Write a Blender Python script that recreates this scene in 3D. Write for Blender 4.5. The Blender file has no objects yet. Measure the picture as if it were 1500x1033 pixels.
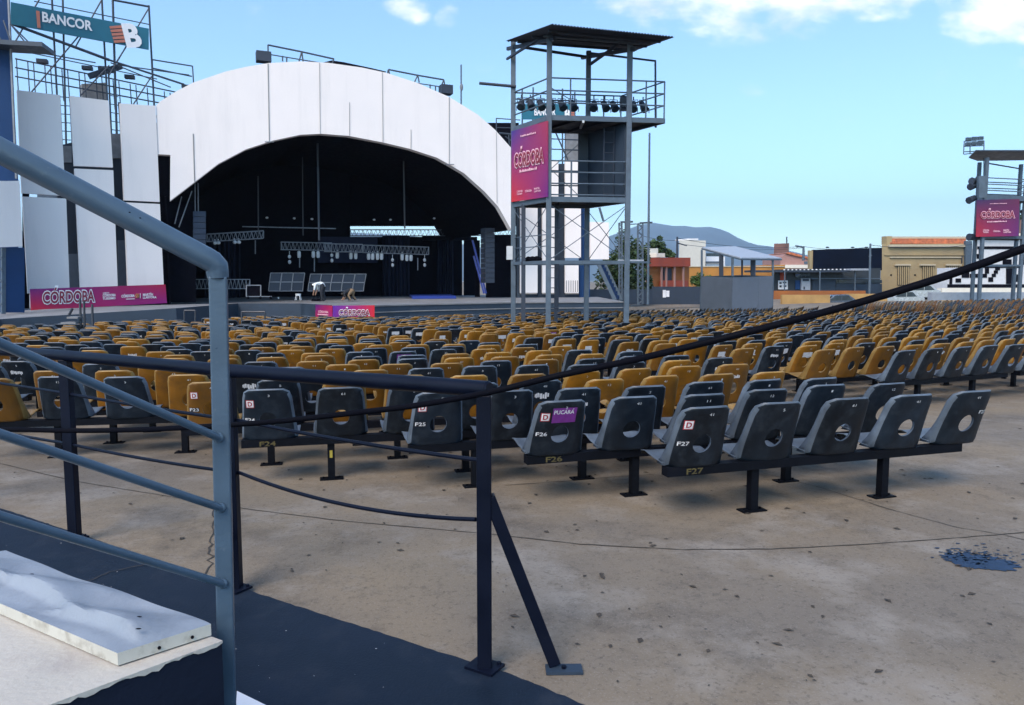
SKY_STR = .15; SKY_TINT = (.95, 1.10, 1.16); CLOUD = 6.0
SUN_EL = 46; SUN_AZ = 207; SUN_E = 2.4; SUN_ANG = 34; EXPO = .92
HAZE = 0.00016
import bpy, bmesh, math, random
from mathutils import Vector, Matrix
from mathutils.geometry import tessellate_polygon
random.seed(7)
R = math.radians
scene = bpy.context.scene
COL = scene.collection

# ---------------------------------------------------------------- camera
FPX = 1100.0; H = 1.7
PITCH = math.atan(104.5/FPX)
CP, SP = math.cos(PITCH), math.sin(PITCH)
cam_d = bpy.data.cameras.new('camera'); cam = bpy.data.objects.new('camera', cam_d)
COL.objects.link(cam); scene.camera = cam
cam.location = (0, 0, H); cam.rotation_euler = (math.pi/2-PITCH, 0, 0)
cam_d.sensor_fit = 'HORIZONTAL'; cam_d.sensor_width = 36; cam_d.lens = 36*FPX/1500
cam_d.clip_start = 0.05; cam_d.clip_end = 30000

def ray(u, v):
    a = (u-750)/FPX; b = (516.5-v)/FPX
    return Vector((a, CP+b*SP, -SP+b*CP))
def P(u, v, Y):
    d = ray(u, v); return Vector((0, 0, H)) + d*(Y/d.y)
def Pz(u, v, z):
    d = ray(u, v); return Vector((0, 0, H)) + d*((z-H)/d.z)
def plane(u0, Y0, u1, Y1):
    a = P(u0, 412, Y0); b = P(u1, 412, Y1)
    e = Vector((b.x-a.x, b.y-a.y, 0)).normalized()
    return (a, e, Vector((-e.y, e.x, 0)))
def onp(u, v, pl, off=0.0):
    a, e, n = pl; d = ray(u, v); o = Vector((0, 0, H))
    return o + d*((n.dot(a-o)+off)/n.dot(d))
def proj(p):
    x, y, z = p[0], p[1], p[2]-H
    f = y*CP - z*SP; up = y*SP + z*CP
    if f <= 0.01: return (-9999, -9999)
    return (750+FPX*x/f, 516.5-FPX*up/f)

CEN = Vector((-11, 48, 0)); R0 = 44.48
def gz(x, y):
    r = math.hypot(x-CEN.x, y-CEN.y)
    return -0.021*max(0.0, min(44.5-max(r, 6.5), 38))

# ---------------------------------------------------------------- materials
def mat(name, col, rough=0.6, metal=0.0, var=0.15, scale=4.0, bump=0.0, bscale=40.0, spec=0.5, rnd=0.0, dirt=None, dscale=1.5, damt=0.4, stretch=None, dlo=.48, dhi=.72):
    m = bpy.data.materials.new(name); m.use_nodes = True
    nt = m.node_tree; N = nt.nodes; L = nt.links
    b = N['Principled BSDF']
    b.inputs['Roughness'].default_value = rough; b.inputs['Metallic'].default_value = metal
    b.inputs['Specular IOR Level'].default_value = spec
    tc = N.new('ShaderNodeTexCoord')
    nz = N.new('ShaderNodeTexNoise'); nz.inputs['Scale'].default_value = scale; nz.inputs['Detail'].default_value = 6
    L.new(tc.outputs['Object'], nz.inputs['Vector'])
    mr = N.new('ShaderNodeMapRange'); mr.inputs[1].default_value = 0.3; mr.inputs[2].default_value = 0.7
    mr.inputs[3].default_value = 1-var; mr.inputs[4].default_value = 1+var
    L.new(nz.outputs['Fac'], mr.inputs[0])
    rr = N.new('ShaderNodeMapRange'); rr.inputs[1].default_value = .3; rr.inputs[2].default_value = .7; rr.inputs[3].default_value = rough*.8; rr.inputs[4].default_value = min(1, rough*1.25)
    L.new(nz.outputs['Fac'], rr.inputs[0]); L.new(rr.outputs[0], b.inputs['Roughness'])
    hs = N.new('ShaderNodeHueSaturation'); hs.inputs['Color'].default_value = (*col, 1)
    if rnd:
        oi = N.new('ShaderNodeObjectInfo'); r2 = N.new('ShaderNodeMapRange')
        r2.inputs[3].default_value = 1-rnd; r2.inputs[4].default_value = 1+rnd
        L.new(oi.outputs['Random'], r2.inputs[0])
        mu = N.new('ShaderNodeMath'); mu.operation = 'MULTIPLY'
        L.new(r2.outputs[0], mu.inputs[0]); L.new(mr.outputs[0], mu.inputs[1])
        L.new(mu.outputs[0], hs.inputs['Value'])
        off = N.new('ShaderNodeVectorMath'); off.operation = 'ADD'
        L.new(tc.outputs['Object'], off.inputs[0])
        sc = N.new('ShaderNodeMath'); sc.operation = 'MULTIPLY'; sc.inputs[1].default_value = 37.0
        L.new(oi.outputs['Random'], sc.inputs[0]); L.new(sc.outputs[0], off.inputs[1]); L.new(off.outputs[0], nz.inputs['Vector'])
    else:
        L.new(mr.outputs[0], hs.inputs['Value'])
    out = hs.outputs['Color']
    if dirt:
        n2 = N.new('ShaderNodeTexNoise'); n2.inputs['Scale'].default_value = dscale; n2.inputs['Detail'].default_value = 8
        n2.inputs['Roughness'].default_value = 0.7
        if stretch:
            vm = N.new('ShaderNodeVectorMath'); vm.operation = 'MULTIPLY'; vm.inputs[1].default_value = stretch; L.new(tc.outputs['Object'], vm.inputs[0]); L.new(vm.outputs[0], n2.inputs['Vector'])
        elif rnd: L.new(off.outputs[0], n2.inputs['Vector'])
        else: L.new(tc.outputs['Object'], n2.inputs['Vector'])
        m2 = N.new('ShaderNodeMapRange'); m2.inputs[1].default_value = dlo; m2.inputs[2].default_value = dhi
        m2.inputs[3].default_value = 0; m2.inputs[4].default_value = damt
        L.new(n2.outputs['Fac'], m2.inputs[0])
        mx = N.new('ShaderNodeMix'); mx.data_type = 'RGBA'; mx.inputs[7].default_value = (*dirt, 1)
        L.new(m2.outputs[0], mx.inputs[0]); L.new(out, mx.inputs[6]); out = mx.outputs[2]
    L.new(out, b.inputs['Base Color'])
    if bump:
        n3 = N.new('ShaderNodeTexNoise'); n3.inputs['Scale'].default_value = bscale; n3.inputs['Detail'].default_value = 5
        L.new(tc.outputs['Object'], n3.inputs['Vector'])
        bp = N.new('ShaderNodeBump'); bp.inputs['Strength'].default_value = bump; bp.inputs['Distance'].default_value = 0.01
        L.new(n3.outputs['Fac'], bp.inputs['Height']); L.new(bp.outputs[0], b.inputs['Normal'])
    return m

M = {}
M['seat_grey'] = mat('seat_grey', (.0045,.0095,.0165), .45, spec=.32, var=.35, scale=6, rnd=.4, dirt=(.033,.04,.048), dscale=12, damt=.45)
M['grey_lit'] = mat('grey_lit', (.082,.105,.132), .5, var=.3, scale=6, rnd=.25, dirt=(.04,.05,.06), dscale=9, damt=.45)  # paler copy of the grey plastic, with sky light painted into its colour
M['yellow_lit'] = mat('yellow_lit', (.25,.145,.035), .5, var=.2, scale=6, rnd=.2, dirt=(.2,.15,.08), dscale=9, damt=.3)  # paler yellow copy, sky light painted in likewise
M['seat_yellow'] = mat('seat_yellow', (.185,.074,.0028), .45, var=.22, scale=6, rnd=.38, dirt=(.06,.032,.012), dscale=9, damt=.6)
M['black_steel'] = mat('black_steel', (.003,.004,.007), .6, var=.3, spec=.10, dirt=(.025,.02,.016), dscale=14, damt=.2, dlo=.55)
M['navy_steel'] = mat('navy_steel', (.0022,.0042,.0125), .45, var=.25, spec=.16, dirt=(.010,.013,.02), dscale=30, damt=.35, dlo=.58)
M['blue_pipe'] = mat('blue_pipe', (.060,.098,.138), .34, var=.10, spec=.45, scale=8, dirt=(.14,.175,.20), dscale=38, damt=.5, dlo=.60, dhi=.75, bump=.10, bscale=90)
M['tower_steel'] = mat('tower_steel', (.072,.103,.135), .5, var=.15, dirt=(.035,.035,.037), dscale=5, damt=.4)
M['tower_dark'] = mat('tower_dark', (.022,.032,.05), .6, var=.2)
M['roof_sheet'] = mat('roof_sheet', (.030,.045,.070), .5, var=.2, dirt=(.02,.025,.03), dscale=3)
M['panel_white'] = mat('panel_white', (.86,.79,.74), .6, var=.02, scale=.6, dirt=(.66,.61,.57), dscale=1.2, damt=.35, stretch=(1,1,.10))
M['seam'] = mat('seam', (.22,.22,.22), .8)
M['drape'] = mat('drape', (.005,.005,.009), .95, spec=.05, var=.3)
M['deck'] = mat('deck', (.19,.195,.20), .8, var=.2, scale=1.0, dirt=(.05,.05,.05), dscale=.8)
M['stage_front'] = mat('stage_front', (.018,.034,.056), .6, var=.2, scale=1)
M['truss'] = mat('truss', (.17,.185,.205), .5, var=.25)
M['truss_dark'] = mat('truss_dark', (.035,.04,.05), .5, var=.2)
M['scaff'] = mat('scaff', (.04,.055,.075), .55, var=.2)
M['teal'] = mat('teal', (.010,.13,.19), .5, var=.06)
M['white_paint'] = mat('white_paint', (.8,.8,.8), .6, var=.03)
M['orange_paint'] = mat('orange_paint', (.50,.17,.11), .6, var=.05)
M['pink'] = mat('pink', (.80,.45,.52), .6, var=.03)
M['berry'] = mat('berry', (.22,.02,.045), .6, var=.05)
M['lamp'] = mat('lamp', (.52,.54,.55), .4, var=.1)
M['blue_wall'] = mat('blue_wall', (.011,.045,.13), .55, var=.15, scale=.8, spec=.25, dirt=(.01,.025,.07), dscale=.8)
M['blue_tarp'] = mat('blue_tarp', (.015,.04,.25), .5)
M['white_top'] = mat('white_top', (.47,.435,.37), .65, var=.06, scale=3, dirt=(.27,.21,.19), dscale=4.5, damt=.5, dlo=.53, bump=.25, bscale=60)
M['lid_metal'] = mat('lid_metal', (.235,.268,.305), .5, var=.07, scale=5, dirt=(.14,.165,.20), dscale=7, damt=.5, dlo=.52, bump=.15, bscale=70)
M['lid_edge'] = mat('lid_edge', (.48,.465,.40), .6, var=.08, dirt=(.16,.13,.09), dscale=14, damt=.7, dlo=.5)
M['navy_paint'] = mat('navy_paint', (.004,.008,.020), .6, var=.25, spec=.25, scale=3, bump=.25, bscale=30, dirt=(.002,.0025,.004), dscale=2, damt=.7)
M['path'] = mat('path', (.007,.0145,.028), .65, var=.22, spec=.22, scale=2.5, bump=.25, bscale=90, dirt=(.024,.031,.042), dscale=5, damt=.5, dlo=.52)
M['speaker_blue'] = mat('speaker_blue', (.010,.024,.05), .6)
M['ochre_light'] = mat('ochre_light', (.40,.24,.085), .85, var=.2, scale=.9)
M['booth_dark'] = mat('booth_dark', (.055,.07,.09), .6, var=.12)
M['curtain'] = mat('curtain', (.022,.026,.05), .9, spec=.1)
M['far_yellow'] = mat('far_yellow', (.165,.072,.010), .6, var=.3, scale=.8)
M['far_ochre'] = mat('far_ochre', (.15,.095,.038), .6, var=.3, scale=.8)
M['far_grey'] = mat('far_grey', (.022,.028,.034), .5, var=.3, scale=.8)
M['mural_white'] = mat('mural_white', (.55,.56,.57), .8, var=.06)
M['rubber'] = mat('rubber', (.0022,.0026,.0055), .75, var=.2, spec=.06)
M['leaf_dark'] = mat('leaf_dark', (.035,.065,.018), .6, var=.5, scale=.9)
M['leaf_mid'] = mat('leaf_mid', (.06,.11,.02), .6, var=.4, scale=1.3)
M['bark'] = mat('bark', (.10,.075,.05), .9, var=.3, bump=.5)
M['brick_red'] = mat('brick_red', (.30,.055,.03), .85, var=.2, scale=1)
M['ochre'] = mat('ochre', (.42,.19,.04), .85, var=.18, scale=.7, dirt=(.25,.12,.04), dscale=.5)
M['orange_wall'] = mat('orange_wall', (.30,.10,.025), .85, var=.2, scale=.6)
M['cream'] = mat('cream', (.70,.66,.56), .85, var=.06, dirt=(.5,.46,.4), dscale=.5)
M['salmon'] = mat('salmon', (.36,.20,.17), .85, var=.12, scale=.5)
M['brown_brick'] = mat('brown_brick', (.19,.105,.085), .9, var=.2, scale=.8)
M['tan'] = mat('tan', (.33,.255,.135), .85, var=.12, scale=.4, dirt=(.22,.18,.12), dscale=.5, damt=.5)
M['tan_light'] = mat('tan_light', (.47,.41,.29), .85, var=.1)
M['tile'] = mat('tile', (.42,.13,.055), .8, var=.4, scale=3)
M['kiosk'] = mat('kiosk', (.025,.034,.042), .7, var=.2)
M['dark_cloth'] = mat('dark_cloth', (.0035,.0065,.016), .9, var=.3, scale=.6, spec=.1)
M['booth_left'] = mat('booth_panel', (.12,.14,.17), .6, var=.1)
M['canopy'] = mat('canopy', (.30,.33,.37), .4, var=.1)
M['glass'] = mat('glass', (.03,.045,.055), .12, var=.2)
M['car_paint'] = mat('car_paint', (.42,.45,.46), .25, metal=.3, var=.05)
M['car_dark'] = mat('car_dark', (.07,.09,.12), .25, metal=.2, var=.05)
M['tyre'] = mat('tyre', (.015,.015,.015), .9)
M['skin'] = mat('skin', (.30,.17,.11), .6, var=.05)
M['shirt_white'] = mat('shirt_white', (.72,.76,.76), .8, var=.05)
M['trouser_dark'] = mat('trouser_dark', (.015,.018,.025), .9)
M['trouser_tan'] = mat('trouser_tan', (.20,.14,.085), .9)
M['hair'] = mat('hair', (.012,.010,.009), .7)
M['sticker_red'] = mat('sticker_red', (.30,.02,.03), .6, var=.2, scale=60)
M['sticker_black'] = mat('sticker_black', (.012,.012,.018), .6)
M['sticker_white'] = mat('sticker_white', (.62,.62,.62), .6, var=.15, scale=50)
M['sticker_purple'] = mat('sticker_purple', (.16,.022,.20), .55, var=.15, scale=30)
M['faint_yellow'] = mat('faint_yellow', (.07,.055,.015), .7, var=.6, scale=40)
M['yellow_paint'] = mat('yellow_paint', (.30,.24,.03), .7)
M['stain_blue'] = mat('stain_blue', (.012,.034,.075), .7, var=.35, scale=14)
M['litter'] = mat('litter', (.05,.04,.03), .9, var=.5, scale=30)
M['crack'] = mat('crack', (.045,.038,.03), .95)
M['paper'] = mat('paper', (.7,.7,.7), .8)
M['sky_panel'] = mat('grey_panel', (.20,.21,.22), .7, var=.2)

def banner_mat(name, tl, tr, bl, br):
    m = bpy.data.materials.new(name); m.use_nodes = True; nt = m.node_tree; N = nt.nodes; L = nt.links
    b = N['Principled BSDF']; b.inputs['Roughness'].default_value = .55
    tc = N.new('ShaderNodeTexCoord'); sx = N.new('ShaderNodeSeparateXYZ'); L.new(tc.outputs['Generated'], sx.inputs[0])
    def mix(f, a, c):
        n = N.new('ShaderNodeMix'); n.data_type = 'RGBA'; L.new(f, n.inputs[0])
        for i, q in ((6, a), (7, c)):
            if isinstance(q, tuple): n.inputs[i].default_value = (*q, 1)
            else: L.new(q, n.inputs[i])
        return n.outputs[2]
    t = mix(sx.outputs[0], tl, tr); bo = mix(sx.outputs[0], bl, br)
    L.new(mix(sx.outputs[2], bo, t), b.inputs['Base Color'])
    return m
M['banner_a'] = banner_mat('banner_print', (.03,.024,.21), (.36,.026,.055), (.55,.022,.013), (.12,.010,.16))
M['banner_b'] = banner_mat('banner_print_wide', (.05,.006,.17), (.47,.008,.045), (.54,.006,.02), (.26,.005,.20))
M['banner_c'] = banner_mat('banner_print_low', (.08,.008,.30), (.55,.006,.014), (.13,.008,.22), (.60,.008,.02))
M['banner_d'] = banner_mat('banner_print_dark', (.010,.014,.08), (.12,.014,.05), (.40,.012,.022), (.11,.010,.13))

def ground_mat():
    m = bpy.data.materials.new('worn_concrete'); m.use_nodes = True; nt = m.node_tree; N = nt.nodes; L = nt.links
    b = N['Principled BSDF']; b.inputs['Roughness'].default_value = .85; b.inputs['Specular IOR Level'].default_value = .25
    tc = N.new('ShaderNodeTexCoord')
    def noise(s, d=6, r=.6, vec=None):
        n = N.new('ShaderNodeTexNoise'); n.inputs['Scale'].default_value = s; n.inputs['Detail'].default_value = d; n.inputs['Roughness'].default_value = r
        L.new(vec or tc.outputs['Object'], n.inputs['Vector']); return n.outputs['Fac']
    def rng(f, a, c, x=0., y=1.):
        n = N.new('ShaderNodeMapRange'); n.inputs[1].default_value = a; n.inputs[2].default_value = c; n.inputs[3].default_value = x; n.inputs[4].default_value = y
        L.new(f, n.inputs[0]); return n.outputs[0]
    def mix(f, a, c, bt='MIX'):
        n = N.new('ShaderNodeMix'); n.data_type = 'RGBA'; n.blend_type = bt; L.new(f, n.inputs[0])
        for i, q in ((6, a), (7, c)):
            if isinstance(q, tuple): n.inputs[i].default_value = (*q, 1)
            else: L.new(q, n.inputs[i])
        return n.outputs[2]
    c = mix(rng(noise(.55, 5), .35, .65), GA, GB)
    c = mix(rng(noise(1.3, 6, .65), .5, .66, 0, .75), c, GC)
    c = mix(rng(noise(.9, 9, .78), .51, .70, 0, .58), c, GD)
    c = mix(rng(noise(7, 8, .78), .54, .72, 0, .48), c, GD)
    c = mix(rng(noise(38, 4, .7), .54, .70, 0, .5), c, GD)
    c = mix(rng(noise(95, 3, .7), .57, .72, 0, .6), c, (.30,.27,.23))
    L.new(c, b.inputs['Base Color'])
    bp = N.new('ShaderNodeBump'); bp.inputs['Strength'].default_value = .35; bp.inputs['Distance'].default_value = .01
    L.new(noise(60, 6, .7), bp.inputs['Height']); L.new(bp.outputs[0], b.inputs['Normal'])
    return m
GA = (.222,.178,.122); GB = (.165,.142,.113); GC = (.268,.242,.205); GD = (.048,.041,.035)
M['ground'] = ground_mat()

# ---------------------------------------------------------------- mesh builder
def wloc(o):
    v = Vector((0, 0, 0))
    while o: v = v + o.location; o = o.parent
    return v
class MB:
    def __init__(s): s.v = []; s.f = []; s.m = []
    def add(s, vs, fs, mi=0):
        k = len(s.v); s.v += [Vector(v) for v in vs]; s.f += [tuple(i+k for i in f) for f in fs]; s.m += [mi]*len(fs); return s
    def box(s, c, size, rz=0.0, mi=0, mtx=None):
        hx, hy, hz = [q/2 for q in size]
        vs = [Vector((x, y, z)) for x in (-hx, hx) for y in (-hy, hy) for z in (-hz, hz)]
        rm = mtx if mtx is not None else Matrix.Rotation(rz, 3, 'Z')
        vs = [rm@v+Vector(c) for v in vs]
        return s.add(vs, [(0,1,3,2),(4,6,7,5),(0,4,5,1),(2,3,7,6),(0,2,6,4),(1,5,7,3)], mi)
    def beam(s, a, b, w, h, mi=0, yaw=0.0):
        a = Vector(a); b = Vector(b); d = (b-a)
        if d.length < 1e-6: return s
        z = d.normalized(); up = Vector((0, 0, 1)) if abs(z.z) < .95 else Vector((0, 1, 0))
        x = z.cross(up).normalized()
        if yaw: x = Matrix.Rotation(yaw, 3, z)@x
        y = x.cross(z)
        vs = []
        for q in (a, b):
            for sx, sy in ((-1,-1),(1,-1),(1,1),(-1,1)): vs.append(q+x*sx*w/2+y*sy*h/2)
        return s.add(vs, [(0,1,2,3),(7,6,5,4),(0,4,5,1),(1,5,6,2),(2,6,7,3),(3,7,4,0)], mi)
    def tube(s, pts, r, n=8, mi=0, cap=True):
        pts = [Vector(p) for p in pts]; rings = []; base = len(s.v); prev = None
        for i, p in enumerate(pts):
            d = (pts[min(i+1, len(pts)-1)]-pts[max(i-1, 0)]).normalized()
            if prev is None:
                up = Vector((0, 0, 1)) if abs(d.z) < .95 else Vector((0, 1, 0)); x = d.cross(up).normalized()
            else:
                x = (prev - d*prev.dot(d)).normalized()
            prev = x; y = d.cross(x)
            rr = r[i] if isinstance(r, (list, tuple)) else r
            s.v += [p+(x*math.cos(2*math.pi*k/n)+y*math.sin(2*math.pi*k/n))*rr for k in range(n)]
        for i in range(len(pts)-1):
            for k in range(n):
                a = base+i*n+k; b = base+i*n+(k+1) % n
                s.f.append((a, b, b+n, a+n)); s.m.append(mi)
        if cap:
            s.f.append(tuple(base+k for k in reversed(range(n)))); s.m.append(mi)
            s.f.append(tuple(base+(len(pts)-1)*n+k for k in range(n))); s.m.append(mi)
        return s
    def prism(s, pts, ext, mi=0, mside=None):
        pts = [Vector(p) for p in pts]; ext = Vector(ext); n = len(pts); k = len(s.v)
        tr = tessellate_polygon([pts])
        s.v += pts+[p+ext for p in pts]
        for t in tr:
            s.f.append(tuple(k+i for i in t)); s.m.append(mi)
            s.f.append(tuple(k+n+i for i in reversed(t))); s.m.append(mi)
        for i in range(n):
            j = (i+1) % n
            s.f.append((k+i, k+j, k+n+j, k+n+i)); s.m.append(mi if mside is None else mside)
        return s
    def ell(s, c, rad, nu=12, nv=8, mi=0, jit=0):
        vs = []; c = Vector(c)
        for i in range(nv+1):
            t = math.pi*i/nv
            for k in range(nu):
                p = 2*math.pi*k/nu; j = 1+random.uniform(-jit, jit)
                vs.append(c+Vector((rad[0]*math.sin(t)*math.cos(p)*j, rad[1]*math.sin(t)*math.sin(p)*j, rad[2]*math.cos(t)*j)))
        fs = [(i*nu+k, (i+1)*nu+k, (i+1)*nu+(k+1) % nu, i*nu+(k+1) % nu) for i in range(nv) for k in range(nu)]
        return s.add(vs, fs, mi)
    def mesh(s, name, mats, off=Vector((0, 0, 0)), smooth=False):
        me = bpy.data.meshes.new(name)
        me.from_pydata([tuple(v-off) for v in s.v], [], s.f)
        if not isinstance(mats, (list, tuple)): mats = [mats]
        for m in mats: me.materials.append(M[m] if isinstance(m, str) else m)
        if len(mats) > 1: me.polygons.foreach_set('material_index', s.m)
        bm = bmesh.new(); bm.from_mesh(me); bmesh.ops.recalc_face_normals(bm, faces=bm.faces); bm.to_mesh(me); bm.free()
        if smooth:
            me.polygons.foreach_set('use_smooth', [True]*len(me.polygons))
            try: me.set_sharp_from_angle(angle=R(40))
            except Exception: pass
        me.update(); return me
    def build(s, name, mats, parent=None, smooth=False, local=False):
        if parent is not None:
            off = Vector((0, 0, 0)) if local else wloc(parent)
        else:
            xs = [v.x for v in s.v]; ys = [v.y for v in s.v]; zs = [v.z for v in s.v]
            off = Vector(((min(xs)+max(xs))/2, (min(ys)+max(ys))/2, min(zs)))
        o = bpy.data.objects.new(name, s.mesh(name, mats, off, smooth)); COL.objects.link(o)
        if parent is not None: o.parent = parent
        else: o.location = off
        return o
def tag(o, label=None, cat=None, group=None, kind=None):
    if label: o['label'] = label
    if cat: o['category'] = cat
    if group: o['group'] = group
    if kind: o['kind'] = kind
    return o
def empty(name, loc, label=None, cat=None, group=None):
    o = bpy.data.objects.new(name, None); o.location = loc; o.empty_display_size = .1; COL.objects.link(o)
    return tag(o, label, cat, group)
def bevel(o, w, seg=2):
    m = o.modifiers.new('bevel', 'BEVEL'); m.width = w; m.segments = seg; m.limit_method = 'ANGLE'; m.angle_limit = R(40)
    return o
def ordinal(i): return ['first','second','third','fourth','fifth','sixth','seventh','eighth','ninth','tenth','eleventh','twelfth','thirteenth','fourteenth','fifteenth','sixteenth'][i]

_txt = {}
def text_geo(s, bold=0.0):
    key = (s, bold)
    if key in _txt: return _txt[key]
    plain = s.replace('Ó', 'O').replace('Á', 'A').replace('Í', 'I')
    c = bpy.data.curves.new('lettering', 'FONT'); c.body = plain; c.offset = bold; c.resolution_u = 3; c.fill_mode = 'FRONT'
    def geo(body):
        c.body = body
        o = bpy.data.objects.new('lettering', c); COL.objects.link(o)
        dg = bpy.context.evaluated_depsgraph_get(); me = bpy.data.meshes.new_from_object(o.evaluated_get(dg))
        v = [Vector(q.co) for q in me.vertices]; f = [tuple(p.vertices) for p in me.polygons]
        bpy.data.objects.remove(o); bpy.data.meshes.remove(me); return v, f
    vs, fs = geo(plain)
    x0 = min(v.x for v in vs); x1 = max(v.x for v in vs); z0 = min(v.y for v in vs); z1 = max(v.y for v in vs)
    for i, ch in enumerate(s):
        if ch in 'ÓÁÍ':
            a1 = max(v.x for v in geo(plain[:i+1])[0]); a0 = max(v.x for v in geo(plain[:i])[0]) if i else x0
            cx = (a0+a1)/2+.06; g = bold; k = len(vs)
            vs += [Vector((cx-.07-g, z1+.04-g*.3, 0)), Vector((cx+.04+g, z1+.04-g*.3, 0)), Vector((cx+.16+g, z1+.20+g, 0)), Vector((cx+.02-g, z1+.20+g, 0))]; fs.append((k, k+1, k+2, k+3))
    bpy.data.curves.remove(c)
    _txt[key] = (vs, fs, x0, x1, z0, z1); return _txt[key]
def text_on(mb, s, org, ex, ey, mi=0, bold=0.0, ref=None):
    """letters fill the parallelogram org, org+ex, org+ey"""
    vs, fs, x0, x1, z0, z1 = text_geo(s, bold)
    if ref is None: ref = 0.0
    _, _, x0, x1, z0, z1 = text_geo(s, ref)
    org = Vector(org); ex = Vector(ex); ey = Vector(ey)
    mb.add([org+ex*((v.x-x0)/(x1-x0))+ey*((v.y-z0)/(z1-z0)) for v in vs], fs, mi)
def text_quad(mb, s, bl, br, tl, mi=0, bold=0.0, ref=None):
    text_on(mb, s, bl, Vector(br)-Vector(bl), Vector(tl)-Vector(bl), mi, bold, ref)
# ---------------------------------------------------------------- world, sun, air
w = bpy.data.worlds.new('World'); scene.world = w; w.use_nodes = True
nt = w.node_tree; N = nt.nodes; L = nt.links
bg = N['Background']; bg.inputs['Strength'].default_value = SKY_STR
sky = N.new('ShaderNodeTexSky'); sky.sky_type = 'NISHITA'; sky.sun_disc = False
sky.sun_elevation = R(SUN_EL); sky.sun_rotation = R(SUN_AZ); sky.altitude = 700; sky.air_density = 1.0; sky.dust_density = .6; sky.ozone_density = 1.6
tint = N.new('ShaderNodeMix'); tint.data_type = 'RGBA'; tint.blend_type = 'MULTIPLY'; tint.inputs[0].default_value = 1
tint.inputs[7].default_value = (*SKY_TINT, 1); L.new(sky.outputs[0], tint.inputs[6])
tc = N.new('ShaderNodeTexCoord'); sep = N.new('ShaderNodeSeparateXYZ'); L.new(tc.outputs['Generated'], sep.inputs[0])
def mth(op, a, b=None):
    n = N.new('ShaderNodeMath'); n.operation = op
    for i, q in enumerate((a, b)):
        if q is None: continue
        if isinstance(q, (int, float)): n.inputs[i].default_value = q
        else: L.new(q, n.inputs[i])
    return n.outputs[0]
yy = mth('MAXIMUM', sep.outputs[1], .02)
du = mth('DIVIDE', sep.outputs[0], yy); dv = mth('DIVIDE', sep.outputs[2], yy)
mask = None
for (pu, pv, ru, rv, st) in ((1090, -42, 235, 96, 1.0), (1270, -22, 120, 52, .9), (1480, 0, 122, 74, 1.05), (598, 14, 36, 22, .62), (1496, 98, 22, 16, .6), (655, 22, 18, 20, .35), (1105, 132, 22, 12, .28)):
    d = ray(pu, pv); cu, cv = d.x/d.y, d.z/d.y
    a = mth('DIVIDE', mth('SUBTRACT', du, cu), ru/FPX); b_ = mth('DIVIDE', mth('SUBTRACT', dv, cv), rv/FPX)
    q = mth('ADD', mth('MULTIPLY', a, a), mth('MULTIPLY', b_, b_))
    e = mth('MULTIPLY', mth('MAXIMUM', mth('SUBTRACT', 1.0, q), -1.0), st)
    mask = e if mask is None else mth('MAXIMUM', mask, e)
cmb = N.new('ShaderNodeCombineXYZ'); L.new(du, cmb.inputs[0]); L.new(mth('MULTIPLY', dv, 1.9), cmb.inputs[1])
cn = N.new('ShaderNodeTexNoise'); cn.inputs['Scale'].default_value = 13; cn.inputs['Detail'].default_value = 9; cn.inputs['Roughness'].default_value = .58
L.new(cmb.outputs[0], cn.inputs['Vector'])
cm = mth('ADD', mask, mth('MULTIPLY', mth('SUBTRACT', cn.outputs['Fac'], .5), 2.6))
cr = N.new('ShaderNodeMapRange'); cr.interpolation_type = 'SMOOTHSTEP'; cr.inputs[1].default_value = .0; cr.inputs[2].default_value = 1.05
L.new(cm, cr.inputs[0])
gate = N.new('ShaderNodeMapRange'); gate.inputs[1].default_value = -.55; gate.inputs[2].default_value = .05; L.new(mask, gate.inputs[0])
cfac = mth('MULTIPLY', cr.outputs[0], gate.outputs[0])
cn2 = N.new('ShaderNodeTexNoise'); cn2.inputs['Scale'].default_value = 9; cn2.inputs['Detail'].default_value = 5; L.new(cmb.outputs[0], cn2.inputs['Vector'])
ccol = N.new('ShaderNodeMix'); ccol.data_type = 'RGBA'
ccol.inputs[6].default_value = (*[q*CLOUD*.74 for q in (.93, .97, 1.0)], 1); ccol.inputs[7].default_value = (CLOUD*1.02, CLOUD, CLOUD*.97, 1)
c2 = N.new('ShaderNodeMapRange'); c2.inputs[1].default_value = .38; c2.inputs[2].default_value = .58; L.new(cn2.outputs['Fac'], c2.inputs[0]); L.new(c2.outputs[0], ccol.inputs[0])
cmix = N.new('ShaderNodeMix'); cmix.data_type = 'RGBA'
L.new(cfac, cmix.inputs[0]); L.new(tint.outputs[2], cmix.inputs[6]); L.new(ccol.outputs[2], cmix.inputs[7])
L.new(cmix.outputs[2], bg.inputs['Color'])
sl = bpy.data.lights.new('sun', 'SUN'); so = bpy.data.objects.new('sun', sl); COL.objects.link(so)
sl.energy = SUN_E; sl.angle = R(SUN_ANG); sl.color = (1, .84, .70)
sd = Vector((math.sin(R(SUN_AZ))*math.cos(R(SUN_EL)), math.cos(R(SUN_AZ))*math.cos(R(SUN_EL)), math.sin(R(SUN_EL))))
so.rotation_euler = sd.to_track_quat('Z', 'Y').to_euler(); so.location = sd*50
vs = scene.view_settings; vs.view_transform = 'Standard'; vs.look = 'None'; vs.exposure = EXPO; vs.gamma = 1; vs.use_curve_mapping = False
scene.cycles.max_bounces = 4; scene.cycles.diffuse_bounces = 2; scene.cycles.glossy_bounces = 2; scene.cycles.volume_bounces = 0; scene.cycles.adaptive_threshold = .02

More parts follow.
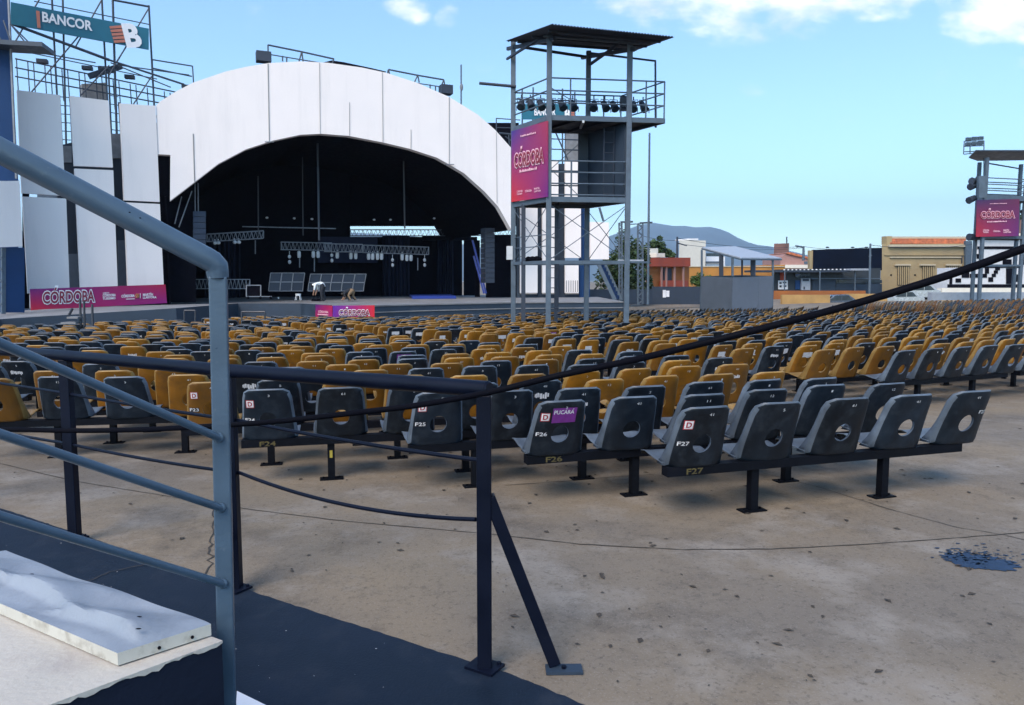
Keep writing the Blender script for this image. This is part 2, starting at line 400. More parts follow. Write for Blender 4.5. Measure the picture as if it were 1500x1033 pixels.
# ---------------------------------------------------------------- ground, path
g = MB(); rad = [0, 6.5, 10]+[12+2*i for i in range(16)]+[44.5, 46, 52, 60, 80, 120, 200, 400, 1000, 3000, 11000]
NS = 96; vs_ = [(CEN.x, CEN.y, gz(CEN.x, CEN.y))]
for r in rad[1:]:
    for k in range(NS):
        a = 2*math.pi*k/NS; x = CEN.x+r*math.cos(a); y = CEN.y+r*math.sin(a); vs_.append((x, y, gz(x, y)))
fs_ = [(0, 1+k, 1+(k+1) % NS) for k in range(NS)]
for i in range(len(rad)-2):
    for k in range(NS):
        a = 1+i*NS+k; b = 1+i*NS+(k+1) % NS; fs_.append((a, a+NS, b+NS, b))
g.add([(v[0], v[1], v[2]) for v in vs_], fs_)
go = g.build('ground', 'ground'); tag(go, 'worn brown concrete plaza floor', None, None, 'structure')

pp = [Vector((-9.5, 8.75, 0)), Vector((-3.65, 5.36, 0)), Pz(360, 863, .02), Pz(700, 972, .02), Pz(745, 985, .02), Pz(860, 1033, .02), Vector((.75, 2.55, 0)), Vector((.75, -3, 0)), Vector((-9.5, -3, 0))]
pe = pp[:1]; random.seed(12)
for p, q in zip(pp[1:5], pp[2:6]):
    n_ = max(2, int((q-p).length/.035))
    for i in range(n_): pe.append(p.lerp(q, i/n_)+Vector((random.uniform(-.004, .004), random.uniform(-.005, .005), 0)))
pp = pe+pp[5:]
pb = MB().prism([Vector((p.x, p.y, -.05)) for p in pp], (0, 0, .07))
bevel(tag(pb.build('path', 'path'), 'dark blue painted walkway along the navy railing', None, None, 'structure'), .004)
fk = MB(); random.seed(31)
for k in range(48):
    p = Pz(random.uniform(0, 760), random.uniform(770, 1030), .0215)
    if p.x > -.05 or p.y > 3.2-.577*(p.x) -.12: continue
    s = random.uniform(.001, .0035); fk.add([p+Vector((s*math.cos(t)*random.uniform(.5, 1.6), s*math.sin(t), 0)) for t in (0, 1.1, 2.2, 3.3, 4.4, 5.5)], [(0, 1, 2, 3, 4, 5)])
if fk.v: tag(fk.build('litter', 'sticker_white'), 'pale paint flecks and crumbs on the blue walkway', 'litter', None, 'stuff')
# second path seam: a low joint across the walkway
wst = MB().prism([Vector((q.x, q.y, .015)) for q in (Pz(347, 1012, .05), Pz(396, 1036, .05), Pz(420, 1140, .05), Pz(340, 1140, .05))], (0, 0, .035))
tag(wst.build('painted_kerb', 'white_paint'), 'white painted kerb corner at the foot of the light blue post', 'kerb')

def strip(name, pts, wd, m, label, cat, jag=0.0, n_sub=8):
    q = []
    for i in range(len(pts)-1):
        for t in range(n_sub): q.append(pts[i].lerp(pts[i+1], t/n_sub))
    q.append(pts[-1]); mb = MB(); vs = []; 
    for i, p in enumerate(q):
        d = (q[min(i+1, len(q)-1)]-q[max(i-1, 0)]); d.z = 0; d.normalize(); nn = Vector((-d.y, d.x, 0))
        o = nn*random.uniform(-jag, jag); ww = wd*random.uniform(.5, 1.2)/2
        gz_ = Vector((0, 0, gz(p.x, p.y))) if p.z < .01 else Vector((0, 0, 0))
        vs += [p+o-nn*ww+gz_, p+o+nn*ww+gz_]
    mb.add(vs, [(2*i, 2*i+1, 2*i+3, 2*i+2) for i in range(len(q)-1)])
    return tag(mb.build(name, m), label, cat, None, 'structure')
gp = [Pz(u, v, .004) for u, v in ((-120, 640), (0, 669), (110, 697), (220, 716), (360, 741), (500, 760), (700, 780), (850, 797), (1000, 805), (1130, 804), (1250, 798), (1400, 788), (1500, 780), (1640, 766))]
strip('ground_joint', gp, .012, 'crack', 'thin curved joint cut in the concrete floor', 'joint', .004)
strip('ground_joint', [Pz(u, v, .004) for u, v in ((1120, 690), (1200, 712), (1300, 745), (1400, 772), (1470, 783), (1560, 806))], .009, 'crack', 'straight joint running out from under the nearest bench', 'joint', .004)
strip('ground_joint', [Pz(u, v, .004) for u, v in ((740, 706), (830, 700), (900, 694), (960, 690))], .010, 'crack', 'short joint behind the nearest bench row', 'joint', .004)
strip('crack', [Pz(u, v, .005) for u, v in ((322, 690), (312, 735), (309, 775), (311, 805), (304, 842))], .012, 'crack', 'jagged dark crack in the concrete beside the light blue post', 'crack', .022, 7)
strip('crack', [Pz(u, v, .026) for u, v in ((128, 852), (160, 838), (215, 826))], .008, 'crack', 'fine crack across the blue walkway', 'crack', .006, 6)

# paint stain: a ragged blue patch
sb = MB(); c0 = Pz(1436, 823, .005); ring = []
random.seed(11)
NP = 220
from mathutils import noise as mnoise
for k in range(NP):
    a = 2*math.pi*k/NP; q = Vector((math.cos(a)*2.2, math.sin(a)*2.2, 3.1))
    up = max(0, math.sin(a)+.25)
    rr = .92+.30*mnoise.noise(q)+(.10+.38*up)*mnoise.noise(q*4.1)+(.05+.26*up)*mnoise.noise(q*13)
    ring.append(c0+Vector((.21*rr*math.cos(a), .15*rr*math.sin(a)-.03*math.cos(a), 0)))
sb.add([c0]+ring, [(0, 1+k, 1+(k+1) % NP) for k in range(NP)])
for k in range(150):
    cx = c0+Vector((random.gauss(.05, .13), random.gauss(.10, .08), 0)); s = random.uniform(.002, .011)
    sb.add([cx+Vector((s*math.cos(a)*random.uniform(.8, 2.6), s*math.sin(a)*random.uniform(.5, 1.3), 0)) for a in (0, .8, 1.6, 2.4, 3.2, 4.0, 4.8, 5.6)], [(0, 1, 2, 3, 4, 5, 6, 7)])
tag(sb.build('paint_stain', 'stain_blue'), 'ragged blue paint stain on the brown concrete floor', 'stain', None, 'structure')
# litter
lb = MB(); random.seed(5)
for k in range(430):
    y = random.uniform(3, 14) if k % 3 else random.uniform(3, 7); x = random.uniform(-.7*y, .75*y)
    if (x < .3 and y < 3.4) or (x < -.3 and y < 3.2-.58*x+.3): continue
    s = random.choice((.005, .007, .009, .012, .018)); a = random.uniform(0, 6.3)
    ca, sa = math.cos(a)*s, math.sin(a)*s; z = gz(x, y)+.005
    lb.add([(x+ca*1.7, y+sa*1.7, z), (x-sa*.8, y+ca*.8, z+s*.35), (x-ca*1.5, y-sa*1.5, z), (x+sa*.9, y-ca*.7, z+s*.2)], [(0, 1, 2, 3)])
tag(lb.build('litter', 'litter'), 'dry leaf bits and dark specks scattered over the concrete', 'litter', None, 'stuff')

# ---------------------------------------------------------------- foreground: block, lid
ZT = .75
A = Pz(325, 938, ZT); B = Pz(65, 1034, ZT); C = Pz(0, 822, ZT)
B2 = A+(B-A)*2.4; C2 = A+(C-A)*1.9; D2 = B2+(C2-A)
blk = empty('concrete_block', (A.x, A.y, 0), 'low navy concrete block with a chipped white painted top', 'block')
base = [Vector((q.x, q.y, .02)) for q in (A, B2, D2, C2)]
MB().prism(base, (0, 0, ZT-.028)).build('block_body', 'navy_paint', blk)
random.seed(3); edge = []
for i in range(61):
    t = i/60; p = A.lerp(B2, t); edge.append(p)
tm = MB(); nn = Vector(((B-A).y, -(B-A).x, 0)).normalized()
if nn.dot(D2-A) > 0: nn = -nn
tv = []; 
ph = [random.uniform(-1, 1) for _ in range(61)]
for i, p in enumerate(edge):
    dz = .009+.004*math.sin(i*.7)+.006*ph[i]
    tv += [p, p+nn*.004, p+nn*.004-Vector((0, 0, max(.003, dz)))]
tm.add(tv, [q for i in range(60) for q in ((3*i, 3*i+1, 3*i+4, 3*i+3), (3*i+1, 3*i+2, 3*i+5, 3*i+4))])
tm.prism([Vector((q.x, q.y, ZT-.008)) for q in (A, B2, D2, C2)], (0, 0, .008))
tm.build('painted_top', 'white_top', blk)

zl = ZT+.036
Nn = Pz(172, 957, zl); Rr = Pz(309, 914, zl); Lf = Pz(0, 884, zl)
ux = (Lf-Nn); uy = (Rr-Nn)
lid = MB(); NU, NV = 90, 26; UL = 1.9
def bulge(s, t):
    h = 0
    for (s0, t0, L1, W1, a) in ((.30, .36, .48, .17, .030), (1.02, .46, .52, .17, .030), (1.62, .4, .4, .18, .026)):
        sx = (s-s0)/L1; tt = t-t0-.22*math.cos(sx*1.5)+.22
        q = 1-sx*sx
        if q > 0:
            wv = tt/(W1*q+.02)
            h += a*q*math.exp(-(max(wv, 0)*.55)**2 if wv > 0 else -(wv*2.6)**2)
    return h*1.15+.005*math.sin(s*6+t*3)+.010*max(0, t-.55)*2*math.sin(s*9.5+.6)
lv = []
for i in range(NU+1):
    for j in range(NV+1):
        s = UL*i/NU; t = j/NV
        p = Nn+ux*s+uy*t*(1+.02*math.sin(s*4.2))
        lv.append(p+Vector((0, 0, bulge(s, t)*min(1, t*9, (1-t)*6+.25, s*7))))
lid.add(lv, [(i*(NV+1)+j, (i+1)*(NV+1)+j, (i+1)*(NV+1)+j+1, i*(NV+1)+j+1) for i in range(NU) for j in range(NV)], 0)
def wall(ids):
    k = len(lid.v); n = len(ids)
    up = [lv[i] for i in ids]; dn = [Vector((p.x, p.y, ZT+.004)) for p in up]
    lid.add(up+dn, [(i, i+1, n+i+1, n+i) for i in range(n-1)], 1)
wall([i*(NV+1) for i in range(NU+1)]); wall(list(range(NV+1))); wall([i*(NV+1)+NV for i in range(NU+1)])
lo = empty('metal_lid', (Nn.x, Nn.y, ZT), 'dented white sheet metal cover lying on the concrete block', 'metal cover')
lid.build('sheet', ['lid_metal', 'lid_edge'], lo, smooth=True)
for t in (.42, .78):
    p = Nn+uy*t; f = Vector(((uy.y), -uy.x, 0)).normalized()
    if f.dot(ux) > 0: f = -f
    p = p+f*.003; p.z = ZT+.017
    MB().ell(p, (.0045, .0045, .0045), 8, 6).build('rivet_hole', 'rubber', lo)
for s, t in ((.20, .50), (.06, .30), (1.25, .62)):
    p = Nn+ux*s+uy*t; p.z += bulge(s, t)+.001
    MB().ell(p, (.008, .004, .0012), 8, 4).build('rust_spot', 'rubber', lo)

POSTYAW = -R(17)
hr = empty('stair_handrail', (*Pz(343, 1020, .6).xy, 0), 'light blue steel stair handrail with square post and three thin rails', 'handrail')
Pt = P(317, 386, 2.0); D = Vector((-1.52, -.91, .97))
elbow = [Pt+D*(.9*(1-t)) for t in (0, .2, .4, .6, .8, .93)]
x0 = Pt+D*.0
pipe = [Pt+D*.95, Pt+D*.5, Pt+D*.2, Pt+D*.05, Pt+D*.014, Pt+D*.006+Vector((0, 0, -.001)), Pt+Vector((0, .002, -.008)), Pt+Vector((.0005, .004, -.022)), Pt+Vector((.001, .005, -.038))]
MB().tube(pipe, [.0300]*6+[.0295, .0285, .0270], 24).build('handrail_pipe', 'blue_pipe', hr, smooth=True)
for s in (.10, .113):
    q = Pt+D*s; MB().ell(q+Vector((.012, -.024, .012)), (.003, .003, .002), 8, 5).build('rivet_hole', 'rubber', hr)
tb = P(319, 415, 2.02); pbm = Pz(352, 1140, .0)
post_top = Vector((Pt.x+.001, Pt.y+.006, Pt.z-.034)); post_bot = P(333, 1025, 2.03); sl_ = (post_bot-post_top); post_bot = post_top+sl_*(post_top.z/(post_top.z-post_bot.z))
po = MB().beam(post_top, post_bot, .045, .045, 0, POSTYAW).build('post', 'blue_pipe', hr); bevel(po, .004)
MB().tube([post_top+Vector((0, 0, -.003)), post_top+Vector((0, 0, -.007))], [.0278, .0272], 20).build('weld', 'navy_steel', hr)
for (u1, v1, u0, v0) in ((320, 641, -30, 490), (323, 744, -30, 626), (326, 855, -30, 747)):
    t = (post_top.z-(P(u1, v1, 2.0).z))/(post_top.z); c = post_top.lerp(post_bot, t)
    a = P(u1, v1, c.y-.028); b = a+D*.60
    bb = P(u0, v0, b.y)
    rl = MB().tube([a+(bb-a)*-.0, a.lerp(bb, .03), a.lerp(bb, 2.6)], .0105, 14).build('rail', 'blue_pipe', hr, smooth=True)
    MB().ell(a, (.014, .008, .014), 10, 6).build('bolt', 'blue_pipe', rl, smooth=True)

# ---------------------------------------------------------------- navy railing
nr = empty('navy_railing', (-1.51, 4.1, 0), 'navy tube railing with three posts and a slanted brace, on the walkway edge', 'railing')
f3 = Pz(710, 978, .02); f2 = Pz(347, 862, .02); f1 = Pz(110, 788, .02)
dirr = (f1-f3).normalized(); 
f2 = f3+dirr*((f2-f3).dot(dirr)); HT = 1.20
tops = [Vector((f.x, f.y, P(u, v, f.y).z)) for f, u, v in ((f3, 713, 570), (f2, 345, 543), (f1, 96, 521))]
tdir = (tops[2]-tops[0]).normalized()
end0 = tops[0]-tdir*.02; 
MB().tube([end0, tops[0]+tdir*.3, tops[1], tops[2], tops[0]+tdir*7.5], .036, 20).build('top_rail', 'navy_steel', nr, smooth=True)
MB().tube([end0-tdir*.001, end0-tdir*.010], [.037, .030], 20).build('end_cap', 'navy_steel', nr, smooth=True)
f0 = f3+dirr*((f1-f3).length*1.55)
for f, tp in ((f3, tops[0]), (f2, tops[1]), (f1, tops[2]), (f0, tops[0]+tdir*((f0-f3).length))):
    q = MB().beam(Vector((f.x, f.y, .02)), Vector((f.x, f.y, tp.z-.025)), .062, .062).build('post', 'navy_steel', nr); bevel(q, .004)
    fp = MB().box((f.x, f.y, .026), (.14, .11, .012), math.atan2(dirr.y, dirr.x)).build('foot_plate', 'navy_steel', nr)
    fv = Matrix.Rotation(math.atan2(dirr.y, dirr.x), 3, 'Z')
    for sx in (-.05, .05): 
        c = fv@Vector((sx, -.038, 0)); MB().tube([Vector((f.x, f.y, .03))+c, Vector((f.x, f.y, .043))+c], .009, 6).build('bolt', 'navy_steel', fp)
bt = Vector((f3.x+.02, f3.y, P(722, 727, f3.y).z)); bf = Pz(812, 972, .02)
br = MB().beam(bt, bf, .052, .052).build('brace', 'navy_steel', nr); bevel(br, .003)
bc = Pz(826, 980, .01)
pl = MB().box((bc.x, bc.y, .008), (.16, .075, .012), math.atan2((bf-bt).y, (bf-bt).x)-.1).build('brace_plate', 'stage_front', nr)
MB().tube([Pz(826, 979, .014), Pz(826, 979, .014)+Vector((0, 0, .012))], .011, 6).build('bolt', 'navy_steel', pl)
def sag(a, b, s, n=14): return [a.lerp(b, i/n)-Vector((0, 0, 4*s*(i/n)*(1-i/n))) for i in range(n+1)]
def on_post(i, u, v): f = (f3, f2, f1, f0)[i]; return P(u, v, f.y)
a = on_post(0, 700, 674); b = on_post(1, 350, 616); c = on_post(2, 100, 577); d0 = c+(c-b)*.9
MB().tube(sag(a, b, .012)+sag(b, c, .006)[1:]+[d0], .0095, 10).build('middle_rod', 'navy_steel', nr, smooth=True)
a = on_post(0, 697, 761); b = on_post(1, 352, 693); c = on_post(2, 104, 651); d0 = c+(c-b)*.9
MB().tube(sag(a, b, .055)+sag(b, c, .012)[1:]+[d0], .0095, 10).build('lower_rod', 'navy_steel', nr, smooth=True)

# ---------------------------------------------------------------- slack cable
cp = []
for (u, v, Y) in ((-420, 628, 3.2), (-160, 628, 3.0), (0, 629, 2.85), (110, 631, 2.78), (220, 629, 2.7), (330, 623, 2.62), (420, 616, 2.56), (510, 606, 2.5), (610, 594, 2.45), (720, 574, 2.4), (820, 550, 2.36), (930, 527, 2.32), (1050, 498, 2.28), (1160, 470, 2.24), (1270, 440, 2.2), (1390, 403, 2.15), (1500, 364, 2.1), (1640, 312, 2.05), (1900, 200, 1.95)):
    cp.append(P(u, v, Y))
def smooth_path(p, n=6):
    out = []
    for i in range(len(p)-1):
        p0, p1, p2, p3 = p[max(i-1, 0)], p[i], p[i+1], p[min(i+2, len(p)-1)]
        for k in range(n):
            t = k/n; out.append(.5*((2*p1)+(p2-p0)*t+(2*p0-5*p1+4*p2-p3)*t*t+(3*p1-p0-3*p2+p3)*t**3))
    return out+[p[-1]]
tag(MB().tube(smooth_path(cp), [.0096+.0026*max(0, (i-40)/70) for i in range(len(smooth_path(cp)))], 12).build('black_cable', 'rubber', smooth=True), 'thick black cable hanging slack across the view in front of the navy railing', 'cable')
# ---------------------------------------------------------------- seating
ZB0, ZB1 = .388, .84
def back_y(x, z):
    t = (z-ZB0)/(ZB1-ZB0); hw = .228-.032*max(0, t)
    return -.015-.15*t-.02*t*t+.062*min(1.2, abs(x)/hw)**5
def outline():
    pts = []; r = .066; rb = .018
    def arc(cx, cz, rr, a0, a1):
        for i in range(13):
            a = R(a0+(a1-a0)*i/12); pts.append((cx+rr*math.cos(a), cz+rr*math.sin(a)))
    arc(.196-r, ZB1-r, r, 0, 90); arc(-.196+r, ZB1-r, r, 90, 180)
    arc(-.228+rb, ZB0+rb, rb, 180, 270); arc(.228-rb, ZB0+rb, rb, 270, 360)
    return pts
OUT = outline()
def hit(cx, cz, a):
    best = None; dx, dz = math.cos(a), math.sin(a)
    for i in range(len(OUT)):
        x1, z1 = OUT[i]; x2, z2 = OUT[(i+1) % len(OUT)]
        ex, ez = x2-x1, z2-z1; den = dx*ez-dz*ex
        if abs(den) < 1e-9: continue
        t = ((x1-cx)*ez-(z1-cz)*ex)/den; s = ((x1-cx)*dz-(z1-cz)*dx)/den
        if t > 0 and -1e-6 <= s <= 1+1e-6 and (best is None or t < best): best = t
    return cx+dx*best, cz+dz*best
def shell_mesh(m, seg=40):
    mb = MB(); HC = (0, .565); rings = []
    for ti, t in enumerate((-.08, 0, .12, .4, .7, .88, .96, 1.0, 1.02)):
        ring = []
        for k in range(seg):
            a = 2*math.pi*k/seg
            hx, hz = HC[0]+.073*math.cos(a), HC[1]+.072*math.sin(a)*(1.08 if math.sin(a) > 0 else .95)
            ox, oz = hit(*HC, a); tt = min(max(t, 0), 1)
            x, z = hx+(ox-hx)*tt, hz+(oz-hz)*tt; y = back_y(x, z)
            if t < 0: y += .016
            if t == .96: y += .003
            if t == 1.0: y += .012
            if t > 1:
                q = max(0, min(1, (z-ZB0)/(ZB1-ZB0))); y += .022+(.10*(1-q)**4 if abs(x) > .19 else 0)
            ring.append((x, y, z))
        rings.append(ring)
    n = len(rings); mb.add([p for r in rings for p in r], [(i*seg+k, i*seg+(k+1) % seg, (i+1)*seg+(k+1) % seg, (i+1)*seg+k) for i in range(n-1) for k in range(seg)])
    prof = [(-.05, .52, .222), (-.03, .47, .226), (-.012, .392, .229), (.02, .384, .231), (.09, .388, .234), (.2, .40, .236), (.33, .424, .234), (.40, .434, .228), (.43, .426, .218), (.445, .40, .205)]
    ns = 12; sv = []
    for (y, z, hw) in prof:
        for i in range(ns+1):
            s = -1+2*i/ns; e = abs(s)**4
            sv.append((s*hw, y+(.060*e if y < 0 else .03*e if y < .05 else 0), z+(.030*e if y >= .015 else .02*e)+(.035*e if y > .35 else 0)*-.6))
    k0 = len(prof)
    fs = [(i*(ns+1)+j, i*(ns+1)+j+1, (i+1)*(ns+1)+j+1, (i+1)*(ns+1)+j) for i in range(2, k0-1) for j in range(ns)]
    mb.add(sv, fs)
    me = mb.mesh('seat_shell', m, smooth=True)
    o = bpy.data.objects.new('seat_shell', me); COL.objects.link(o)
    sm = o.modifiers.new('s', 'SOLIDIFY'); sm.thickness = .007; sm.offset = 0
    dg = bpy.context.evaluated_depsgraph_get(); me2 = bpy.data.meshes.new_from_object(o.evaluated_get(dg)); me2.name = 'seat_shell'
    bpy.data.objects.remove(o)
    me2.materials.append(M['grey_lit' if m == 'seat_grey' else 'yellow_lit'])
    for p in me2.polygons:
        if p.normal.y > .25 or p.normal.z > .45 or abs(p.normal.x) > .72: p.material_index = 1  # painted sky light
    return me2
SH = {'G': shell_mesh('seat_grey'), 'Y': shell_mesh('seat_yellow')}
def onback(x, z, off): return Vector((x, back_y(x, z)-.0045-off, z))
def sticker(mats, rects, texts=()):
    """rects: (x0,z0,x1,z1,mi,off); texts: (string,x0,z0,x1,z1,mi,off,bold)"""
    mb = MB()
    for (x0, z0, x1, z1, mi, off) in rects:
        n = 6; vs = [onback(x0+(x1-x0)*i/n, z, off) for z in (z0, z1) for i in range(n+1)]
        mb.add(vs, [(i, i+1, n+2+i, n+1+i) for i in range(n)], mi)
    for (s, x0, z0, x1, z1, mi, off, bold) in texts:
        vs, fs, a0, a1, b0, b1 = text_geo(s, bold)
        mb.add([onback(x0+(v.x-a0)/(a1-a0)*(x1-x0), z0+(v.y-b0)/(b1-b0)*(z1-z0), off) for v in vs], fs, mi)
    return mb.mesh('sticker', mats)
def d_sticker(x=-.135, z=.715, s=.034):
    return sticker(['sticker_white', 'sticker_red', 'sticker_black'],
        [(x-s, z-s, x+s, z+s, 1, .001), (x-s*.84, z-s*.84, x+s*.84, z+s*.84, 0, .0018)],
        [('D', x-s*.55, z-s*.6, x+s*.55, z+s*.6, 1, .0030, .035)])
def row_tag(s, x=-.145, z=.575):
    return sticker(['sticker_black', 'sticker_white'], [(x-.044, z-.020, x+.044, z+.020, 0, .001)], [(s, x-.040, z-.015, x+.040, z+.015, 1, .002, .01)])
def num_tag(s, x=.02, z=.785): return sticker(['sticker_white'], [], [(s, x-.008*len(s), z-.010, x+.008*len(s), z+.010, 0, .0015, 0)])
def worn(seed, x0=-.07, x1=.06, z0=.665, z1=.725):
    rn = random.Random(seed); rc = []; x = x0
    while x < x1:
        wd = rn.uniform(.008, .026); rc.append((x, z0+rn.uniform(0, .02), min(x+wd*.8, x1+.01), z1-rn.uniform(0, .018), 0, .001)); x += wd
    return sticker(['sticker_white'], rc)
def white_slip(seed):
    rn = random.Random(seed); return sticker(['sticker_white'], [(-.10, .66, -.10+rn.uniform(.12, .19), .735, 0, .001), (-.02, .65, .05, .665, 0, .0012)])
ST_D = d_sticker(); ST_ROW = {s: row_tag(s) for s in ('F27', 'F26', 'F25', 'F24', 'F23', 'F22')}
ST_LAST = row_tag('F27', .125, .66)
ST_NUM = [num_tag(s) for s in ('1', '2', '3', '5', '41', '61', '11', '12')]
ST_WORN = [worn(i) for i in range(4)]; ST_SLIP = [white_slip(i) for i in range(3)]
ST_PUR = sticker(['sticker_purple', 'sticker_white'], [(-.085, .665, .105, .785, 0, .001)], [('PUCARÁ', -.075, .735, .085, .768, 1, .002, .02)])
pr = []
for i, (a, b) in enumerate(((-.05, .0), (.01, .06), (.065, .085))): pr.append((a, .682, b, .687, 1, .002))
ST_PUR2 = sticker(['sticker_purple', 'sticker_white'], [(-.10, .68, .10, .80, 0, .001)]+[(a, z, b, z+.005, 1, .002) for a, b, z, _, _, _ in [(q[0], q[2], .70, 0, 0, 0) for q in pr]], [('PUCARÁ', -.085, .745, .085, .78, 1, .002, .02)])

BEAM = {}
def beam_mesh(n):
    if n not in BEAM:
        BEAM[n] = MB().box((-.09, .035, .358), (n*PITCH_C-.32, .09, .066)).mesh('beam', 'black_steel')
    return BEAM[n]
PITCH_C = .60
lm = MB(); lm.box((0, .045, .161), (.062, .062, .327))
LEG = lm.mesh('leg', 'black_steel')
pm = MB(); pm.box((0, .045, .006), (.20, .10, .010)); pm.tube([(-.07, .045, .011), (-.07, .045, .024)], .010, 6); pm.tube([(.07, .045, .011), (.07, .045, .024)], .010, 6)
PLATE = pm.mesh('foot_plate', 'black_steel')
def lerp_tab(tab, x):
    if x <= tab[0][0]: return tab[0][1]
    for (a, b), (c, d) in zip(tab, tab[1:]):
        if x <= c: return b+(d-b)*(x-a)/(c-a)
    return tab[-1][1]
DR = [(5, 3.95), (6.0, 3.75), (6.9, 3.6), (7.6, 3.1), (8.6, 2.85), (9.8, 2.3), (12.5, .0), (14.3, -1.6), (19.2, -4.8), (25.2, -10.8), (31, -15.5)]
EL = [(9.0, 5.2), (10.0, 5.0), (10.35, 4.5), (10.7, 3.4), (13.4, 1.0), (15.2, -.5), (20, -3.7), (26, -9.8), (31, -14.2)]
FAR = [(-25, 19), (-19, 19.5), (-14.5, 21), (-12.8, 26.3), (-11.2, 31), (-9.2, 32.2), (-7.5, 31), (-5.2, 29.6), (-3.5, 31.5), (2, 36), (9, 36.5), (16, 38), (20, 42), (40, 44)]
STARTX = {0: 1.31, 1: .33, 2: -.62, 3: -2.08, 4: -2.80}
TOWER = [Vector((1.06, 22, 0)), Vector((.04, 23.7, 0)), Vector((3.39, 22.3, 0)), Vector((2.37, 24.0, 0))]
def valid(x, y, k):
    if x < -.72*y-.6 or x > .76*y+1.0: return False
    if y > lerp_tab(FAR, x): return False
    if math.hypot(x-CEN.x, y-CEN.y) < 9.5: return False
    inD = x < lerp_tab(DR, y); inE = k >= 5 and x > lerp_tab(EL, y)
    if not (inD or inE): return False
    if inD and k < 5 and x < STARTX[k]-.05: return False
    if -5.85 < x < -5.25 and y < 11.5: return False
    for t in TOWER:
        if (t.x-x)**2+(t.y-y)**2 < .2: return False
    return True
MARKED = set()
def flat_text(s, x0, z0, x1, z1, y, m):
    mb = MB(); text_on(mb, s, (x0, y, z0), (x1-x0, 0, 0), (0, 0, z1-z0), 0, .02); return mb.mesh('number_label', m)
LEGNUM = flat_text('1', -.009, .20, .008, .262, .0125, 'yellow_paint')
def mark_mesh(s): return flat_text(s, -.08, .335, .05, .375, -.0125, 'faint_yellow')
PRE = {0: 'GGGGG', 1: 'GGGGGG', 2: 'GGGGGGG', 3: 'GGGGGYYYYY', 4: 'YGYYYYYYYY'}
NEARC = {}
benches = []; random.seed(21)
for k in range(0, 56):
    r = R0-.68*k+random.uniform(-.01, .01)+{2: .05, 3: .16, 4: .12}.get(k, 0)
    if k < 5:
        ph0 = math.asin((STARTX[k]-CEN.x)/r)
    else: ph0 = R(-75)+random.uniform(0, .01)
    run = []; ph = ph0; i = 0
    runs = []
    while ph < R(88):
        x = CEN.x+r*math.sin(ph); y = CEN.y-r*math.cos(ph)
        if y > 2 and valid(x, y, k): run.append((ph, x, y))
        elif run: runs.append(run); run = []
        ph += PITCH_C/r
    if run: runs.append(run)
    ci = 0
    for run in runs:
        while run:
            n = 5 if len(run) >= 8 or len(run) == 5 else len(run) if len(run) <= 6 else 4
            if k == 1: n = len(run)
            grp, run = run[:n], run[n:]
            cx = sum(q[1] for q in grp)/n; cy = sum(q[2] for q in grp)/n; pm_ = sum(q[0] for q in grp)/n
            pre = PRE.get(k, '')[ci:ci+n]; ci += n
            benches.append(dict(k=k, r=r, ph=pm_, x=cx, y=cy, n=n, pre=pre))
random.seed(4)
def visible(b):
    u, v = proj((b['x'], b['y'], .7+gz(b['x'], b['y'])))
    return -70 < u < 1575
benches = [b for b in benches if visible(b)]
benches.sort(key=lambda b: b['x']**2+b['y']**2)
NB = 296
near, far = benches[:NB], benches[NB:]
print('BENCHES', len(benches), 'far', len(far), 'chairs', sum(b['n'] for b in benches))
def hz(u): return ('left of the light blue post' if u < 330 else 'above the navy railing' if u < 705 else 'left of the tower legs' if u < 760 else 'around the tower legs' if u < 930 else 'in line with the grey booth' if u < 1140 else 'in line with the black billboard' if u < 1300 else 'towards the right watchtower')
def dz(b):
    d = math.hypot(b['x'], b['y'])
    return 'near' if d < 10 else 'middle' if d < 14 else 'distant' if d < 19 else 'remote'
used = set()
SPECIAL = {0: 'nearest grey bench marked F27, five grey seats standing alone in front',
           1: 'grey bench marked F26 with a purple sticker, just behind the nearest bench'}
cw = {'G': 'grey', 'Y': 'yellow'}
seen_special = set()
